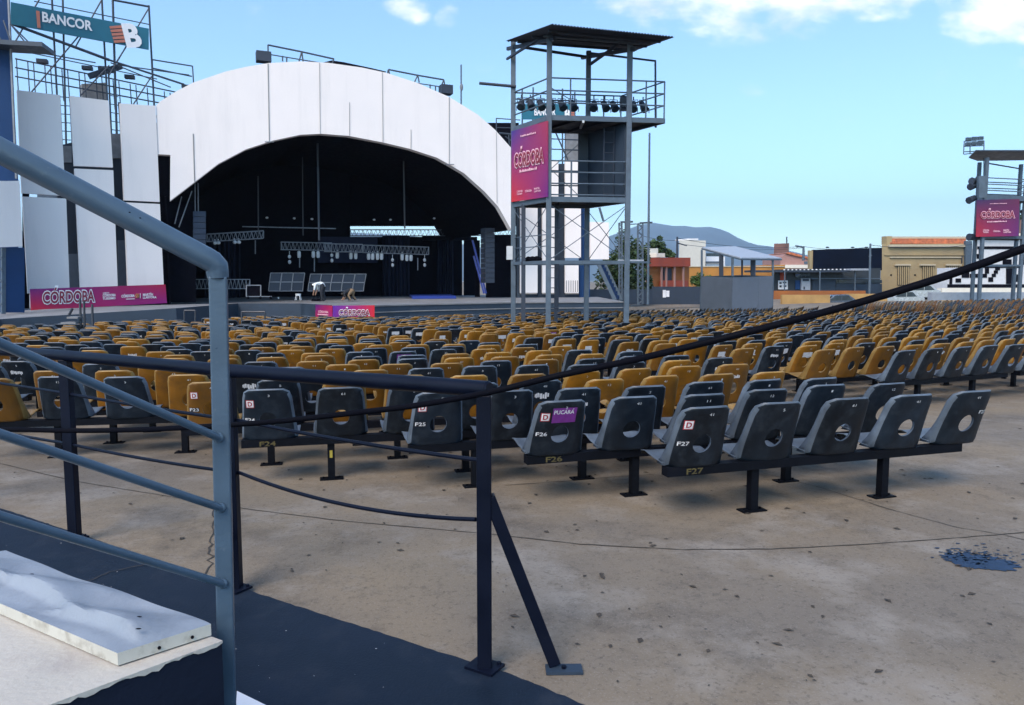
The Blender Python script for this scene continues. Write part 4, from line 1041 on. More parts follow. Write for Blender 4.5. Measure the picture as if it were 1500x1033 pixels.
stack(AR, 2.5, 711, 334, 724.5, 415, 11, 'tower_dark', 'dark curved line of speakers hanging at the right of the stage')
for (u0, v0, u1, v1) in ((281, 280, 262, 333), (266, 288, 256, 328)): tag(MB().tube([onp(u0, v0, AR, .9), onp(u1, v1, AR, .9)], .03, 5).build('stay_cable', 'truss'), 'pale slanting stay cable inside the left foot of the arch', 'cable', 'stay cables at the arch foot')
def rack(u0, v0, u1, v1, nc, lean, lab):
    o = empty('panel_rack', onp((u0+u1)/2, v1, AR, 4.5), lab, 'panel rack')
    vm = (v0+v1)/2
    for r_, (a, b, l0, l1) in enumerate(((v0, vm, lean, lean*.45), (vm, v1, lean*.35, 0))):
        for i in range(nc):
            x0 = u0+(u1-u0)*i/nc; x1 = u0+(u1-u0)*(i+1)/nc
            c = [(x0+l0, a), (x1+l0-.6, a), (x1+l1-.6, b-.6), (x0+l1, b-.6)]
            p = MB().prism([onp(u, v, AR, 4.5) for u, v in c], nA*.05).build('screen_panel', 'tower_dark', o)
            m = MB()
            for j in range(4): m.beam(onp(*c[j], AR, 4.46), onp(*c[(j+1) % 4], AR, 4.46), .035, .04)
            m.build('frame', 'truss', p)
rack(393.5, 400, 444, 427, 3, 3, 'rack of six dark screen panels in pale frames on the stage')
rack(451, 401.5, 533, 427, 5, 4, 'wide rack of ten dark screen panels in pale frames behind the workers')
o = empty('flight_case', onp(372, 436, AR, 0), 'dark wheeled case in a pale frame on the left of the stage', 'case')
c_ = onp(371.5, 427, AR, .3); m = MB().box(c_, (.75, .5, .55), .35); m.build('body', 'drape', o)
m = MB(); a, b, c, d = [onp(u, v, AR, 0) for u, v in ((361, 418), (382, 418), (382, 435), (361, 435))]
for p, q in ((a, b), (b, c), (d, a)): m.beam(p, q, .05, .05)
m.build('frame', 'truss', o); m = MB(); m.beam(onp(361, 434.5, AR, 0), onp(398, 434.5, AR, 0), .06, .05); m.build('tow_bar', 'truss', o)
for u in (363, 381, 396): m = MB(); q = onp(u, 436, AR, 0); m.ell(q, (.08, .05, .08), 10, 6); m.build('wheel', 'rubber', o)
bk = Pz(437, 440, ZS); o = empty('white_stool', bk, 'small white stool standing on the stage left of the bending worker', 'stool')
m = MB().tube([bk+Vector((0, 0, .26)), bk+Vector((0, 0, .38))], [.15, .16], 12); m.build('seat', 'shirt_white', o)
for sx in (-1, 1):
    for sy in (-1, 1): MB().tube([bk+Vector((sx*.10, sy*.1, .27)), bk+Vector((sx*.15, sy*.14, 0))], .02, 6).build('leg', 'shirt_white', o)
q = Pz(408, 438, ZS); tag(MB().tube([q, q+Vector((0, 0, .12))], [.05, .06], 10).build('cup', 'shirt_white'), 'tiny white cup on the bare stage floor', 'cup')
q = [Pz(u, v, ZS+.01) for u, v in ((600, 435), (660, 434.5), (668, 437.5), (604, 438))]
tag(MB().prism(q, (0, 0, .16)).build('blue_tarp', 'blue_tarp'), 'folded bright blue tarp lying on the right of the stage floor', 'tarp')
for i, (u0, v0, u1, v1) in enumerate(((692, 352, 712, 430), (694, 375, 709, 430))): tag(MB().beam(onp(u0, v0, AR, 4.5), onp(u1, v1, AR, 4), .12, .06).build('leaning_pole', 'blue_tarp'), 'dark blue pole leaning on the right stage drape', 'pole', 'leaning blue poles')
m = MB(); pan(m, 708, 393, 719, 410, AR, .3, 8); tag(m.build('grey_crate', 'salmon'), 'dull pinkish crate behind the right speaker column', 'crate')
m = MB(); pan(m, 466, 347, 553, 385, BK, .1, -1.0); tag(m.build('grey_gauze', 'curtain'), 'dim grey gauze screen hanging at the back of the stage', 'screen')
m = MB(); pan(m, 620, 346, 690, 352, BK, .3, -1.6); tag(m.build('dark_beam', 'drape'), 'black cross beam behind the long truss', 'beam')
# barriers in front of the stage
for (u0, u1, v) in ((270, 286, 455), (354, 388, 457)):
    o = empty('crowd_barrier', Pz(u0, 480, -.5), 'dark low barrier frame before the stage wall, %s' % ('left of the light blue post' if u0 < 300 else 'right of the light blue post'), 'barrier')
    for a, b in (((u0, v), (u1, v)), ((u0, v), (u0, v+22)), ((u1, v), (u1, v+22))): pipe(o, 'bar', [P(*a, 26.5), P(*b, 26.5)], .03, 'truss_dark')
o = empty('stage_steps', P(122, 480, 20.5), 'dark handrails and small step before the wide stage banner', 'steps')
for (u0, v0, u1, v1) in ((117, 437, 118.5, 478), (123, 441, 124, 478), (135, 446, 136, 478), (106, 452, 101, 462)): pipe(o, 'rail', [P(u0, v0, 20.5), P(u1, v1, 20.5)], .035, 'truss_dark')
m = MB().box(P(112, 465, 20.5), (.3, .4, .05)); m.build('step', 'deck', o); m = MB().box(P(106, 473, 20.5), (.4, .4, .05)); m.build('step', 'deck', o)

# ---------------------------------------------------------------- people
def person(nodes, edges, loc, label, group=None, mats=(), flip=1):
    """nodes: name -> (x,y,z,r); edges: (a,b,material index)"""
    names = list(nodes); me = bpy.data.meshes.new('person')
    me.from_pydata([Vector(nodes[n][:3]) for n in names], [(names.index(a), names.index(b)) for a, b, _ in edges], [])
    o = bpy.data.objects.new('person', me); COL.objects.link(o)
    sk = o.modifiers.new('skin', 'SKIN'); ss = o.modifiers.new('sub', 'SUBSURF'); ss.levels = 2; ss.render_levels = 2
    for i, n in enumerate(names):
        r = nodes[n][3]; me.skin_vertices[0].data[i].radius = (r, r); me.skin_vertices[0].data[i].use_root = (n == 'pelvis')
    dg = bpy.context.evaluated_depsgraph_get(); m2 = bpy.data.meshes.new_from_object(o.evaluated_get(dg)); m2.name = 'person'
    bpy.data.objects.remove(o)
    for mt in mats: m2.materials.append(M[mt])
    for p in m2.polygons:
        best = None
        for a, b, mi in edges:
            A_, B_ = Vector(nodes[a][:3]), Vector(nodes[b][:3]); ab = B_-A_; t = max(0, min(1, (p.center-A_).dot(ab)/max(ab.length_squared, 1e-9)))
            dd = (p.center-(A_+ab*t)).length/max(.03, (nodes[a][3]+nodes[b][3])/2)
            if best is None or dd < best[0]: best = (dd, mi)
        p.material_index = best[1]; p.use_smooth = True
    ob = bpy.data.objects.new('person', m2); COL.objects.link(ob); ob.location = loc
    return tag(ob, label, 'person', group)
# 0 skin 1 shirt 2 trousers 3 hair 4 shoes
n1 = dict(pelvis=(.18, 0, .90, .145), waist=(.08, 0, .98, .14), chest=(-.16, -.02, 1.0, .165), neck=(-.33, -.03, .93, .06), head=(-.42, -.04, .86, .10), crown=(-.50, -.04, .82, .085),
          sl=(-.22, -.20, .96, .07), el=(-.26, -.26, .68, .048), hl=(-.34, -.20, .42, .036), fl=(-.36, -.19, .33, .03), sr=(-.22, .17, .96, .07), er=(-.22, .24, .68, .048), hr=(-.32, .18, .42, .036), fr=(-.34, .18, .33, .03),
          hpl=(.16, -.11, .86, .10), kl=(.06, -.14, .48, .072), al=(.12, -.15, .09, .05), tl=(-.05, -.16, .04, .045), hpr=(.16, .11, .86, .10), kr=(.12, .14, .48, .072), ar=(.20, .15, .09, .05), tr=(.04, .16, .04, .045))
e1 = [('pelvis', 'waist', 1), ('waist', 'chest', 1), ('chest', 'neck', 1), ('neck', 'head', 0), ('head', 'crown', 3), ('chest', 'sl', 1), ('sl', 'el', 1), ('el', 'hl', 0), ('hl', 'fl', 0), ('chest', 'sr', 1), ('sr', 'er', 1), ('er', 'hr', 0), ('hr', 'fr', 0),
      ('pelvis', 'hpl', 2), ('hpl', 'kl', 2), ('kl', 'al', 2), ('al', 'tl', 4), ('pelvis', 'hpr', 2), ('hpr', 'kr', 2), ('kr', 'ar', 2), ('ar', 'tr', 4)]
person(n1, e1, Pz(470, 442, ZS), 'person in white shirt and dark trousers bending over on the stage', None, ('skin', 'shirt_white', 'trouser_dark', 'hair', 'trouser_dark'))
tool = Pz(463, 443, ZS); m = MB().box(tool+Vector((0, 0, .13)), (.42, .22, .14)); m.tube([tool+Vector((-.12, 0, .2)), tool+Vector((-.1, 0, .30)), tool+Vector((.1, 0, .30)), tool+Vector((.12, 0, .2))], .015, 6)
tag(m.build('tool_case', 'rubber'), 'black tool case at the feet of the bending person', 'tool case')
n2 = dict(pelvis=(.20, 0, .62, .15), waist=(.06, 0, .62, .14), chest=(-.16, 0, .50, .15), neck=(-.30, 0, .42, .06), head=(-.40, 0, .37, .10), crown=(-.47, 0, .33, .085),
          sl=(-.20, -.19, .48, .065), el=(-.24, -.24, .25, .047), hl=(-.36, -.20, .06, .036), fl=(-.43, -.2, .04, .03), sr=(-.20, .17, .48, .065), er=(-.24, .22, .25, .047), hr=(-.36, .18, .06, .036), fr=(-.43, .18, .04, .03),
          hpl=(.20, -.12, .58, .11), kl=(-.03, -.17, .30, .078), al=(.10, -.17, .07, .05), tl=(-.06, -.18, .04, .045), hpr=(.22, .12, .58, .11), kr=(.16, .16, .28, .078), ar=(.34, .16, .08, .05), tr=(.20, .16, .04, .045))
e2 = [(a, b, mi) for a, b, mi in e1]
person(n2, e2, Pz(512, 440.5, ZS), 'person in dark top and tan trousers crouching on the stage', None, ('skin', 'trouser_dark', 'trouser_tan', 'hair', 'trouser_dark'))
# ---------------------------------------------------------------- watchtower
Nn_ = Vector((1.06, 22.0, 0)); Rr_ = Vector((3.39, 22.3, 0)); Ll_ = Vector((.04, 23.7, 0)); Bb_ = Ll_+Rr_-Nn_
eR = (Rr_-Nn_).normalized(); eL = (Ll_-Nn_).normalized(); gzt = -.62
def Z(p, z): return Vector((p.x, p.y, z))
tw = empty('watchtower', ((Nn_+Bb_)/2).to_tuple()[:2]+(gzt,), 'tall grey steel tower with corrugated roof and two decks, standing among the seats', 'tower')
roofz = lambda p: 8.72 + .28*((p-Nn_).dot(eL)/1.98) - .05*((p-Nn_).dot(eR)/2.35)
for p in (Nn_, Rr_, Ll_, Bb_):
    q = MB().beam(Z(p, gzt), Z(p, roofz(p)-.05), .15, .15).build('post', 'tower_steel', tw); bevel(q, .01)
    MB().box(Z(p, gzt+.02), (.35, .35, .03), .15).build('foot_plate', 'tower_steel', tw)
# corrugated roof
c1 = P(808.6, 36, 20.7); c2 = P(987.6, 54.5, 21.5); c3 = P(931, 74, 24.6); c4 = P(741, 60.5, 23.5)
rm_ = MB(); nw = 120; vs2 = []
for i in range(nw+1):
    t = i/nw; wv = .022*math.sin(i*math.pi/1.5)
    a = c1.lerp(c2, t); b = c4.lerp(c3, t)
    for q in (a, b): vs2 += [q+Vector((0, 0, wv)), q+Vector((0, 0, wv+.012))]
rm_.add(vs2, [f for i in range(nw) for f in ((4*i, 4*i+4, 4*i+6, 4*i+2), (4*i+1, 4*i+3, 4*i+7, 4*i+5), (4*i, 4*i+1, 4*i+5, 4*i+4), (4*i+2, 4*i+6, 4*i+7, 4*i+3))])
rf = rm_.build('roof', 'roof_sheet', tw)
for t in (.18, .52, .85):
    a = c1.lerp(c4, t); b = c2.lerp(c3, t); a, b = a.lerp(b, .04), a.lerp(b, .95); MB().beam(a-Vector((0, 0, .07)), b-Vector((0, 0, .07)), .05, .07).build('purlin', 'tower_dark', tw)
for p, q in ((Nn_, Ll_), (Rr_, Bb_)):
    d_ = (q-p).normalized()
    a = p-d_*.25; b = q+d_*.35
    MB().beam(Z(a, roofz(a)-.22), Z(b, roofz(b)-.22), .08, .10).build('rafter', 'tower_dark', tw)
a = Nn_-eR*.25; b = Rr_+eR*.2; MB().tube([Z(a, 8.55)-eL*.14, Z(b, 8.45)-eL*.14], .03, 6).build('front_pipe', 'tower_steel', tw)
MB().beam(Z(Bb_, 8.35), Z(Bb_+(Rr_-Bb_)*.75, 8.62), .07, .07).build('strut', 'tower_dark', tw)
MB().beam(Z(Ll_, 8.45)-eR*.2, Z(Ll_+(Nn_-Ll_)*.9, 8.7), .06, .06).build('strut', 'tower_dark', tw)
pts_ = [Z(Ll_, 8.85), Z(Bb_, 8.6), P(960, 90, 22.9), P(960, 187, 22.9)]
MB().tube(pts_[:2], .045, 6).build('rear_pipe', 'tower_dark', tw); MB().tube([P(866, 78, 24), P(960, 89.5, 22.9), P(960.5, 187, 22.9)], .035, 6).build('rear_pipe', 'tower_dark', tw)
# deck levels
Z1, Z2, Z3 = 2.30, 4.13, 6.42
def frame(z, h, ex=0.0):
    R2 = Rr_+eR*ex; B2_ = Bb_+eR*ex
    for a, b in ((Nn_, R2), (Nn_, Ll_), (Ll_, B2_), (R2, B2_)):
        q = MB().beam(Z(a, z-h/2), Z(b, z-h/2), .09, h).build('deck_beam', 'tower_steel', tw)
frame(Z3, .14, 1.05); frame(Z2, .15); frame(Z1, .10)
def deck(z, ex=0.0, m='tower_dark'):
    pts = [Nn_+eR*.06+eL*.06, Rr_+eR*(ex-.06)+eL*.06, Bb_+eR*(ex-.06)-eL*.06, Ll_+eR*.06-eL*.06]
    return MB().prism([Z(p, z-.06) for p in pts], (0, 0, .05)).build('deck', m, tw)
deck(Z3, 1.05); deck(Z2)
for t in (.25, .5, .75): MB().beam(Z(Nn_.lerp(Rr_+eR*1.05, t), Z3-.1)+eL*.06, Z(Ll_.lerp(Bb_+eR*1.05, t), Z3-.1)-eL*.06, .06, .08).build('joist', 'tower_dark', tw)
for p0, p1, za, zb in ((Nn_, Rr_, Z2, Z1), (Ll_, Bb_, Z2, Z1), (Rr_, Bb_, Z2, Z1), (Nn_, Ll_, Z2, Z1), (Ll_, Bb_, Z3, Z2)):
    MB().tube([Z(p0, za-.2), Z(p1, zb)], .012, 5).build('tie_rod', 'tower_steel', tw); MB().tube([Z(p1, za-.2), Z(p0, zb)], .012, 5).build('tie_rod', 'tower_steel', tw)
def rails(pts, zs, r=.022):
    for z in zs: MB().tube([Z(p, z) for p in pts], r, 6).build('rail', 'tower_steel', tw)
XR = Rr_+eR*1.05; XB = Bb_+eR*1.05
rails([Nn_, XR, XB], (Z3+1.04, Z3+.70, Z3+.36)); rails([Ll_, Nn_], (Z3+1.04, Z3+.70, Z3+.36)); rails([Ll_, XB], (Z3+1.04, Z3+.85))
for p in (Nn_+eR*.62, Nn_+eR*.0, XR, XB, Bb_+eR*.5, Rr_+eR*.5): MB().tube([Z(p, Z3), Z(p, Z3+1.04)], .022, 6).build('stanchion', 'tower_steel', tw)
rails([Nn_, Rr_], (Z2+.06, Z2+.38, Z2+.70, Z2+1.02)); rails([Ll_, Bb_], (Z2+.1, Z2+.55, Z2+1.0)); MB().tube([Z(Nn_+eR*.66, Z2), Z(Nn_+eR*.66, Z2+1.02)], .026, 6).build('stanchion', 'tower_steel', tw)
rails([Ll_+eL*.03, Nn_], (Z1+.42, Z1+.75), .015); MB().tube([Z(Nn_.lerp(Ll_, .8), Z1), Z(Nn_.lerp(Ll_, .8), Z1+.75)], .018, 5).build('stanchion', 'tower_steel', tw)
# dark enclosure on the upper half
m = MB(); a = Bb_-eL*.1+eR*.0; b = Rr_+eL*.12
m.prism([Z(a, Z2), Z(b, Z2), Z(b, Z3-.15), Z(a, Z3-.15)], eR*-.05); m.prism([Z(a-eR*.06, Z2), Z(a-eR*.34, Z2), Z(a-eR*.34, Z3-.15), Z(a-eR*.06, Z3-.15)], eL*.05)
m.build('enclosure', 'stage_front', tw)
m = MB(); a = Z(Rr_-eR*.42+eL*.5, Z2); 
for z in range(7): m.tube([a+Vector((0, 0, .3*z+.15)), a+eR*.3+Vector((0, 0, .3*z+.15))], .015, 5)
m.tube([a, a+Vector((0, 0, 2.1))], .02, 5); m.tube([a+eR*.3, a+eR*.3+Vector((0, 0, 2.1))], .02, 5); m.build('inner_ladder', 'tower_dark', tw)
m = MB(); a = Z(Nn_+eR*.28+eL*.6, .8); 
m.tube([a, a+Vector((0, 0, 3.4))], .02, 5); m.tube([a+eR*.36, a+eR*.36+Vector((0, 0, 3.4))], .02, 5)
for z in range(11): m.tube([a+Vector((0, 0, .3*z+.1)), a+eR*.36+Vector((0, 0, .3*z+.1))], .013, 5)
m.build('ladder', 'tower_dark', tw)
m = MB(); m.beam(Z(Nn_+eR*.80+eL*1.0, gzt), Z(Nn_+eR*.80+eL*1.0, Z2-.1), .10, .12); m.build('inner_post', 'tower_dark', tw); m = MB(); m.beam(Z(Ll_+eL*-.6, gzt), Z(Ll_+eL*-.6, Z2-.1), .13, .13); m.build('inner_post', 'tower_dark', tw)
MB().beam(Z(Nn_+eR*1.2+eL*.4, Z3-.2), Z(Nn_+eR*1.2+eL*.4, Z3-.13), .06, .9).build('strip_lamp', 'lamp', tw)
m = MB(); 
for i in range(7): m.ell(Z(Ll_.lerp(Nn_, .2+.06*i)+eR*.2, Z1+.06+.03*(i % 2)), (.10, .07, .07), 7, 5)
m.build('cable_coil', 'rubber', tw)
m = MB(); m.box(Z(Ll_-eR*.12, Z1+.28), (.18, .2, .42), .1); m.build('junction_box', 'lamp', tw)
MB().beam(Z(Rr_, Z1-.04), Z(Rr_+eR*.75+eL*.1, Z1-.04), .06, .06).build('side_arm', 'tower_steel', tw)
MB().tube([P(702, 122, 23.6), P(756, 127, 23.6)], .045, 8).build('boom', 'tower_dark', tw)
# spotlights
for i, u in enumerate((764, 777, 792, 808, 823, 839, 870, 886, 899, 928, 942)):
    y = (24.0 if u > 845 else 23.9)+.05
    c = P(u, 146+(.02*(u-764)), y-.2); o = empty('spotlight', c, 'black spotlight clamped on the tower rail, %s of eleven from the left' % ordinal(i), 'spotlight', 'tower spotlights')
    d_ = Vector((.18 if i % 3 else -.1, -.55, -.62)).normalized()
    b0 = c+Vector((0, 0, -.12)); 
    MB().tube([b0-d_*.17, b0-d_*.14, b0+d_*.03, b0+d_*.05, b0+d_*.20], [.05, .085, .095, .115, .125], 12).build('can', 'tower_dark', o, smooth=True)
    MB().tube([b0+d_*.201, b0+d_*.206], [.105, .105], 12).build('lens', 'glass', o)
    s = d_.cross(Vector((0, 0, 1))).normalized()
    MB().tube([b0-s*.13, b0-s*.13+Vector((0, 0, .17)), b0+s*.13+Vector((0, 0, .17)), b0+s*.13], .013, 5).build('yoke', 'tower_dark', o)
    MB().tube([b0+Vector((0, 0, .17)), b0+Vector((0, 0, .27))], .02, 5).build('clamp', 'tower_dark', o)
    for dx in (-1, 1): MB().box(b0+d_*.22+s*dx*.13, (.02, .02, .16)).build('barn_door', 'tower_dark', o)
m = MB().box(P(913, 152, 24.2), (.2, .25, .42)); tag(m.build('dimmer_box', 'tower_dark'), 'small dark box on the upper deck of the tower behind its right post', 'box')
# tower banner
TB = (P(749, 412, 23.8)+eL*.1-eR*.10, -eL, Vector((-eR.x, -eR.y, 0)))
e_ = (Nn_-Ll_).normalized(); TB = (Ll_-Vector((-e_.y, e_.x, 0))*.11, e_, Vector((-e_.y, e_.x, 0)))
def banner(pl, par, quad, mt):
    MB().prism([onp(u, v, pl) for u, v in quad], pl[2]*.03).build('print', mt, par)
bn = empty('tower_banner', onp(775, 294, TB), 'purple to red banner reading CÓRDOBA on the near tower', 'banner')
banner(TB, bn, ((749, 192.5), (802, 177), (802, 288.5), (749, 296)), 'banner_a')
def tq(m, s, u0, v0, u1, v1, ht, bold=.02, off=-.02): text_quad(m, s, *q3(TB, u0, v0, u1, v1, ht, off), 0, bold)
o_ = (753.5, 245.5, 795.5, 237.5)
m = MB(); text_quad(m, 'CÓRDOBA', *q3(TB, *o_, 19, -.02), 0, .085, 0.0); m.build('letter_outline', 'pink', bn)
m = MB(); text_quad(m, 'CÓRDOBA', *q3(TB, *o_, 19, -.035), 0, .022, 0.0); m.build('letter_core', 'berry', bn)
m = MB()
def dashes(m, pl, u0, v0, u1, v1, ht, n, off=-.02, seed=1):
    rn = random.Random(seed)
    for i in range(n):
        t0, t1 = i/n, (i+rn.uniform(.55, .9))/n
        a = onp(u0+(u1-u0)*t0, v0+(v1-v0)*t0, pl, off); b = onp(u0+(u1-u0)*t1, v0+(v1-v0)*t1, pl, off); h = onp(u0, v0-ht*rn.uniform(.6, 1), pl, off)-onp(u0, v0, pl, off)
        m.add([a, b, b+h, a+h], [(0, 1, 2, 3)])
dashes(m, TB, 762.5, 201, 785, 195.5, 3, 12, seed=1); dashes(m, TB, 761, 253, 787, 248, 4, 13, seed=2)
for q_ in (('CÓRDOBA', 757, 282.5, 765.5, 281, 2.6), ('TURISMO', 757, 286, 765, 284.8, 2.2), ('CÓRDOBA', 769, 282, 779, 280.5, 3), ('MARTÍN', 782.5, 278, 790, 277, 2.6), ('LLARYORA', 782.5, 282, 792, 280.4, 2.6)): tline(TB, bn, *q_, 'pink', -.02, .02)
m.build('small_print', 'pink', bn)

# right watchtower, farther away
def tower_far():
    A0 = P(1425, 412, 43.5); A1 = P(1435.5, 412, 41.8); B1 = P(1494, 412, 42.6); B0 = P(1485, 412, 44.2)
    zb = gz(A0.x, A0.y); zz = lambda v: P(1450, v, 42.5).z
    t = empty('watchtower', (A1.x, A1.y, zb), 'farther grey steel watchtower with a dark banner at the right edge', 'tower')
    for p in (A0, A1, B1, B0): MB().beam(Z(p, zb), Z(p, zz(234)), .16, .16).build('post', 'tower_steel', t)
    rp = [P(1420, 232, 42.2), P(1429, 222, 40.9), P(1512, 222.5, 41.6), P(1506, 236, 45.0), P(1436, 236, 45)]
    MB().prism([P(1419, 231.5, 43.6), P(1429, 221.5, 41.2), P(1512, 221.5, 42.0), P(1505, 235, 45.5), P(1432, 236, 45.5)], (0, 0, .06)).build('roof', 'roof_sheet', t)
    for z, h in ((zz(291), .28), (zz(348), .16), (zz(389), .1)):
        for a, b in ((A0, A1), (A1, B1), (B1, B0), (B0, A0)): MB().beam(Z(a, z), Z(b, z), .12, h).build('deck_beam', 'tower_steel', t)
    for z in (zz(293), zz(349)): MB().prism([Z(p, z) for p in (A0, A1, B1, B0)], (0, 0, .05)).build('deck', 'tower_dark', t)
    for v in (263, 272, 281): MB().tube([Z(A0, zz(v)), Z(A1, zz(v)), Z(B1, zz(v)), Z(B0, zz(v)), Z(A0, zz(v))], .03, 5).build('rail', 'tower_steel', t)
    MB().tube([Z(A1, zz(242)), Z(B0, zz(241))], .04, 5).build('cross_pipe', 'tower_dark', t)
    m = MB(); m.prism([Z(A0, zz(347)), Z(A1, zz(347)), Z(A1, zz(293)), Z(A0, zz(293))], (.05, 0, 0)); m.build('side_panel', 'tower_dark', t)
    for (u, v, dx, dy) in ((1421, 274, 9, -3), (1423, 265, 8, 2), (1433, 262, 6, 3), (1419, 294, 9, -4), (1419, 347.5, 14, 0)):
        MB().tube([P(u, v, 42), P(u+dx, v+dy, 42.2)], [.20, .16], 8).build('side_lamp', 'tower_dark', t)
    MB().beam(P(1437, 258, 41.6), P(1437, 290, 41.6), .35, .2).build('conduit', 'tower_steel', t)
    PLF = plane(1431, 41.55, 1494, 42.25)
    b = empty('tower_banner', onp(1462, 347, PLF), 'dark blue to red banner reading CÓRDOBA on the far right tower', 'banner')
    banner(PLF, b, ((1431, 293), (1493.5, 291.5), (1492, 346), (1430, 347)), 'banner_d')
    o_ = (1437.5, 320, 1486, 319)
    m = MB(); text_quad(m, 'CÓRDOBA', *q3(PLF, *o_, 9.5, -.03), 0, .085, 0.0); m.build('letter_outline', 'pink', b)
    m = MB(); text_quad(m, 'CÓRDOBA', *q3(PLF, *o_, 9.5, -.05), 0, .022, 0.0); m.build('letter_core', 'berry', b)
    m = MB(); dashes(m, PLF, 1446, 326, 1475, 325, 2.2, 14, -.03, 3); dashes(m, PLF, 1450, 299, 1475, 298.5, 1.2, 12, -.03, 4)
    for s, u0, u1, v in (('CÓRDOBA', 1440, 1449, 338.5), ('TURISMO', 1440, 1448, 341.5), ('CÓRDOBA', 1455, 1465, 340), ('MARTÍN', 1470, 1478, 338.5), ('LLARYORA', 1470, 1481, 341.3)): tline(PLF, b, s, u0, v, u1, v, 2.3, 'pink')
    m.build('small_print', 'pink', b)
    fr = empty('floodlight_mast', P(1427, 227, 44), 'pipe frame holding six floodlights above the far right tower', 'light frame')
    for a, b_ in (((1412.5, 207), (1411.5, 226)), ((1441.5, 206), (1441, 288)), ((1413, 214.5), (1441, 213.5)), ((1412, 222.5), (1430, 222)), ((1412, 226), (1424, 225)), ((1413, 207), (1441, 206.5)), ((1421, 214), (1421, 225))):
        MB().tube([P(*a, 44), P(*b_, 44)], .03, 5).build('pipe', 'tower_steel', fr)
    for i, (u, v) in enumerate(((1418.5, 204), (1427.5, 203), (1436.5, 202.5), (1418, 211), (1427, 210.5), (1436, 210))):
        o = empty('floodlight', P(u, v, 43.9), 'grey floodlight in the %s row above the far tower, %s from left' % ('upper' if i < 3 else 'lower', ordinal(i % 3)), 'floodlight', 'floodlights over the far tower')
        c = P(u, v, 43.8); MB().box(c, (.26, .16, .18)).build('housing', 'tower_steel', o); MB().box(c-Vector((0, .085, 0)), (.21, .008, .13)).build('lens', 'glass', o)
    tag(MB().beam(P(1500, 313, 43), P(1507, 309, 43), .5, .4).build('speaker_box', 'tower_dark'), 'dark box at the right picture edge beside the far banner', 'speaker')
tower_far()

# ---------------------------------------------------------------- right wing of the stage
wing([(762, 240), (787.5, 238), (787.5, 379), (762, 379)], RW, 'tall white panel behind the left post of the near tower')
wing([(762, 384), (787.5, 384), (787.5, 429), (762, 429)], RW, 'short lower white panel behind the left post of the near tower')
wing([(794.5, 236), (818, 234.5), (818, 429), (794.5, 429)], RW, 'full height white panel behind the front post of the near tower')
wing([(828, 236), (851, 237), (851, 378), (828, 378)], RW, 'tall white panel seen through the middle of the near tower')
wing([(828, 385), (847.5, 385), (847.5, 429), (828, 429)], RW, 'short lower white panel seen through the middle of the near tower')
wing([(864.5, 325), (892, 326), (892, 380), (864.5, 380)], RW, 'white panel between the rear and right posts of the near tower')
rb = empty('steel_screen', onp(825, 442, RW, 1), 'dark steel frame behind the white panels right of the stage', 'frame')
for u0, u1, v0, v1, mt in ((788, 794, 242, 440, 'tower_dark'), (818.5, 827.5, 240, 440, 'tower_dark'), (849, 864, 190, 440, 'blue_wall'), (757, 762, 220, 440, 'scaff')):
    m = MB(); pan(m, u0, v0, u1, v1, RW, .2, .4); m.build('post', mt, rb)
m = MB(); pan(m, 757, 431, 860, 446, RW, .2, .5); m.build('base', 'tower_dark', rb)
m = MB(); pan(m, 829, 190, 848, 236, RW, .3, 1.5); m.build('grey_panel', 'sky_panel', rb)
MB().beam(onp(878, 304, RW), onp(884, 324, RW), .12, .12).build('stay', 'tower_steel', rb)
for i in range(6): MB().tube([onp(830+i*3.2, 411, RW, -1), onp(830+i*3.2, 428, RW, -1)], .02, 4).build('baluster', 'truss_dark', rb)
sc2 = empty('sign_scaffold', onp(805, 240, RW, 1.5), 'pipe scaffold carrying the small teal sign behind the near tower', 'scaffold')
for (u0, v0, u1, v1, r) in ((765, 130, 765, 240, .05), (781, 128, 780, 240, .05), (806, 125, 806, 240, .05), (824, 130, 824, 240, .05), (842, 135, 842, 190, .05), (760, 155, 845, 160, .04), (790, 184, 850, 186, .04), (760, 202, 850, 205, .04), (790, 218, 850, 220, .04), (812, 190, 832, 235, .05), (798, 172, 806, 190, .04), (806, 128, 842, 150, .03),
    (727, 173.5, 762, 176, .035), (727, 187, 762, 188, .03), (727, 173.5, 727, 192, .035), (731, 195, 750, 197, .06), (740, 200, 750, 207, .04), (745, 197, 746, 212, .04)):
    pipe(sc2, 'pipe', [onp(u0, v0, RW, 1.5), onp(u1, v1, RW, 1.5)], r)
sg = empty('bank_sign', onp(805, 175, RW, 1), 'small teal sign with white lettering BANCOR seen through the near tower', 'sign')
m = MB(); pan(m, 765, 152.5, 842.5, 175, RW, .06, 1.2); m.build('board', 'teal', sg)
S2 = (RW[0], RW[1], RW[2])
m = MB(); text_quad(m, 'BANCOR', *q3(RW, 783, 169, 813.5, 169, 10, 1.15), 0, .03); text_quad(m, 'B', *q3(RW, 828, 173, 835, 173, 11.5, 1.15), 0, .05); m.build('lettering', 'white_paint', sg)
for i in range(4):
    a = 836+i*.6; m = MB(); pan(m, 836.5, 161+i*3.2, 841.5, 163.2+i*3.2, RW, .02, 1.15); m.build('stripe', 'orange_paint', sg)

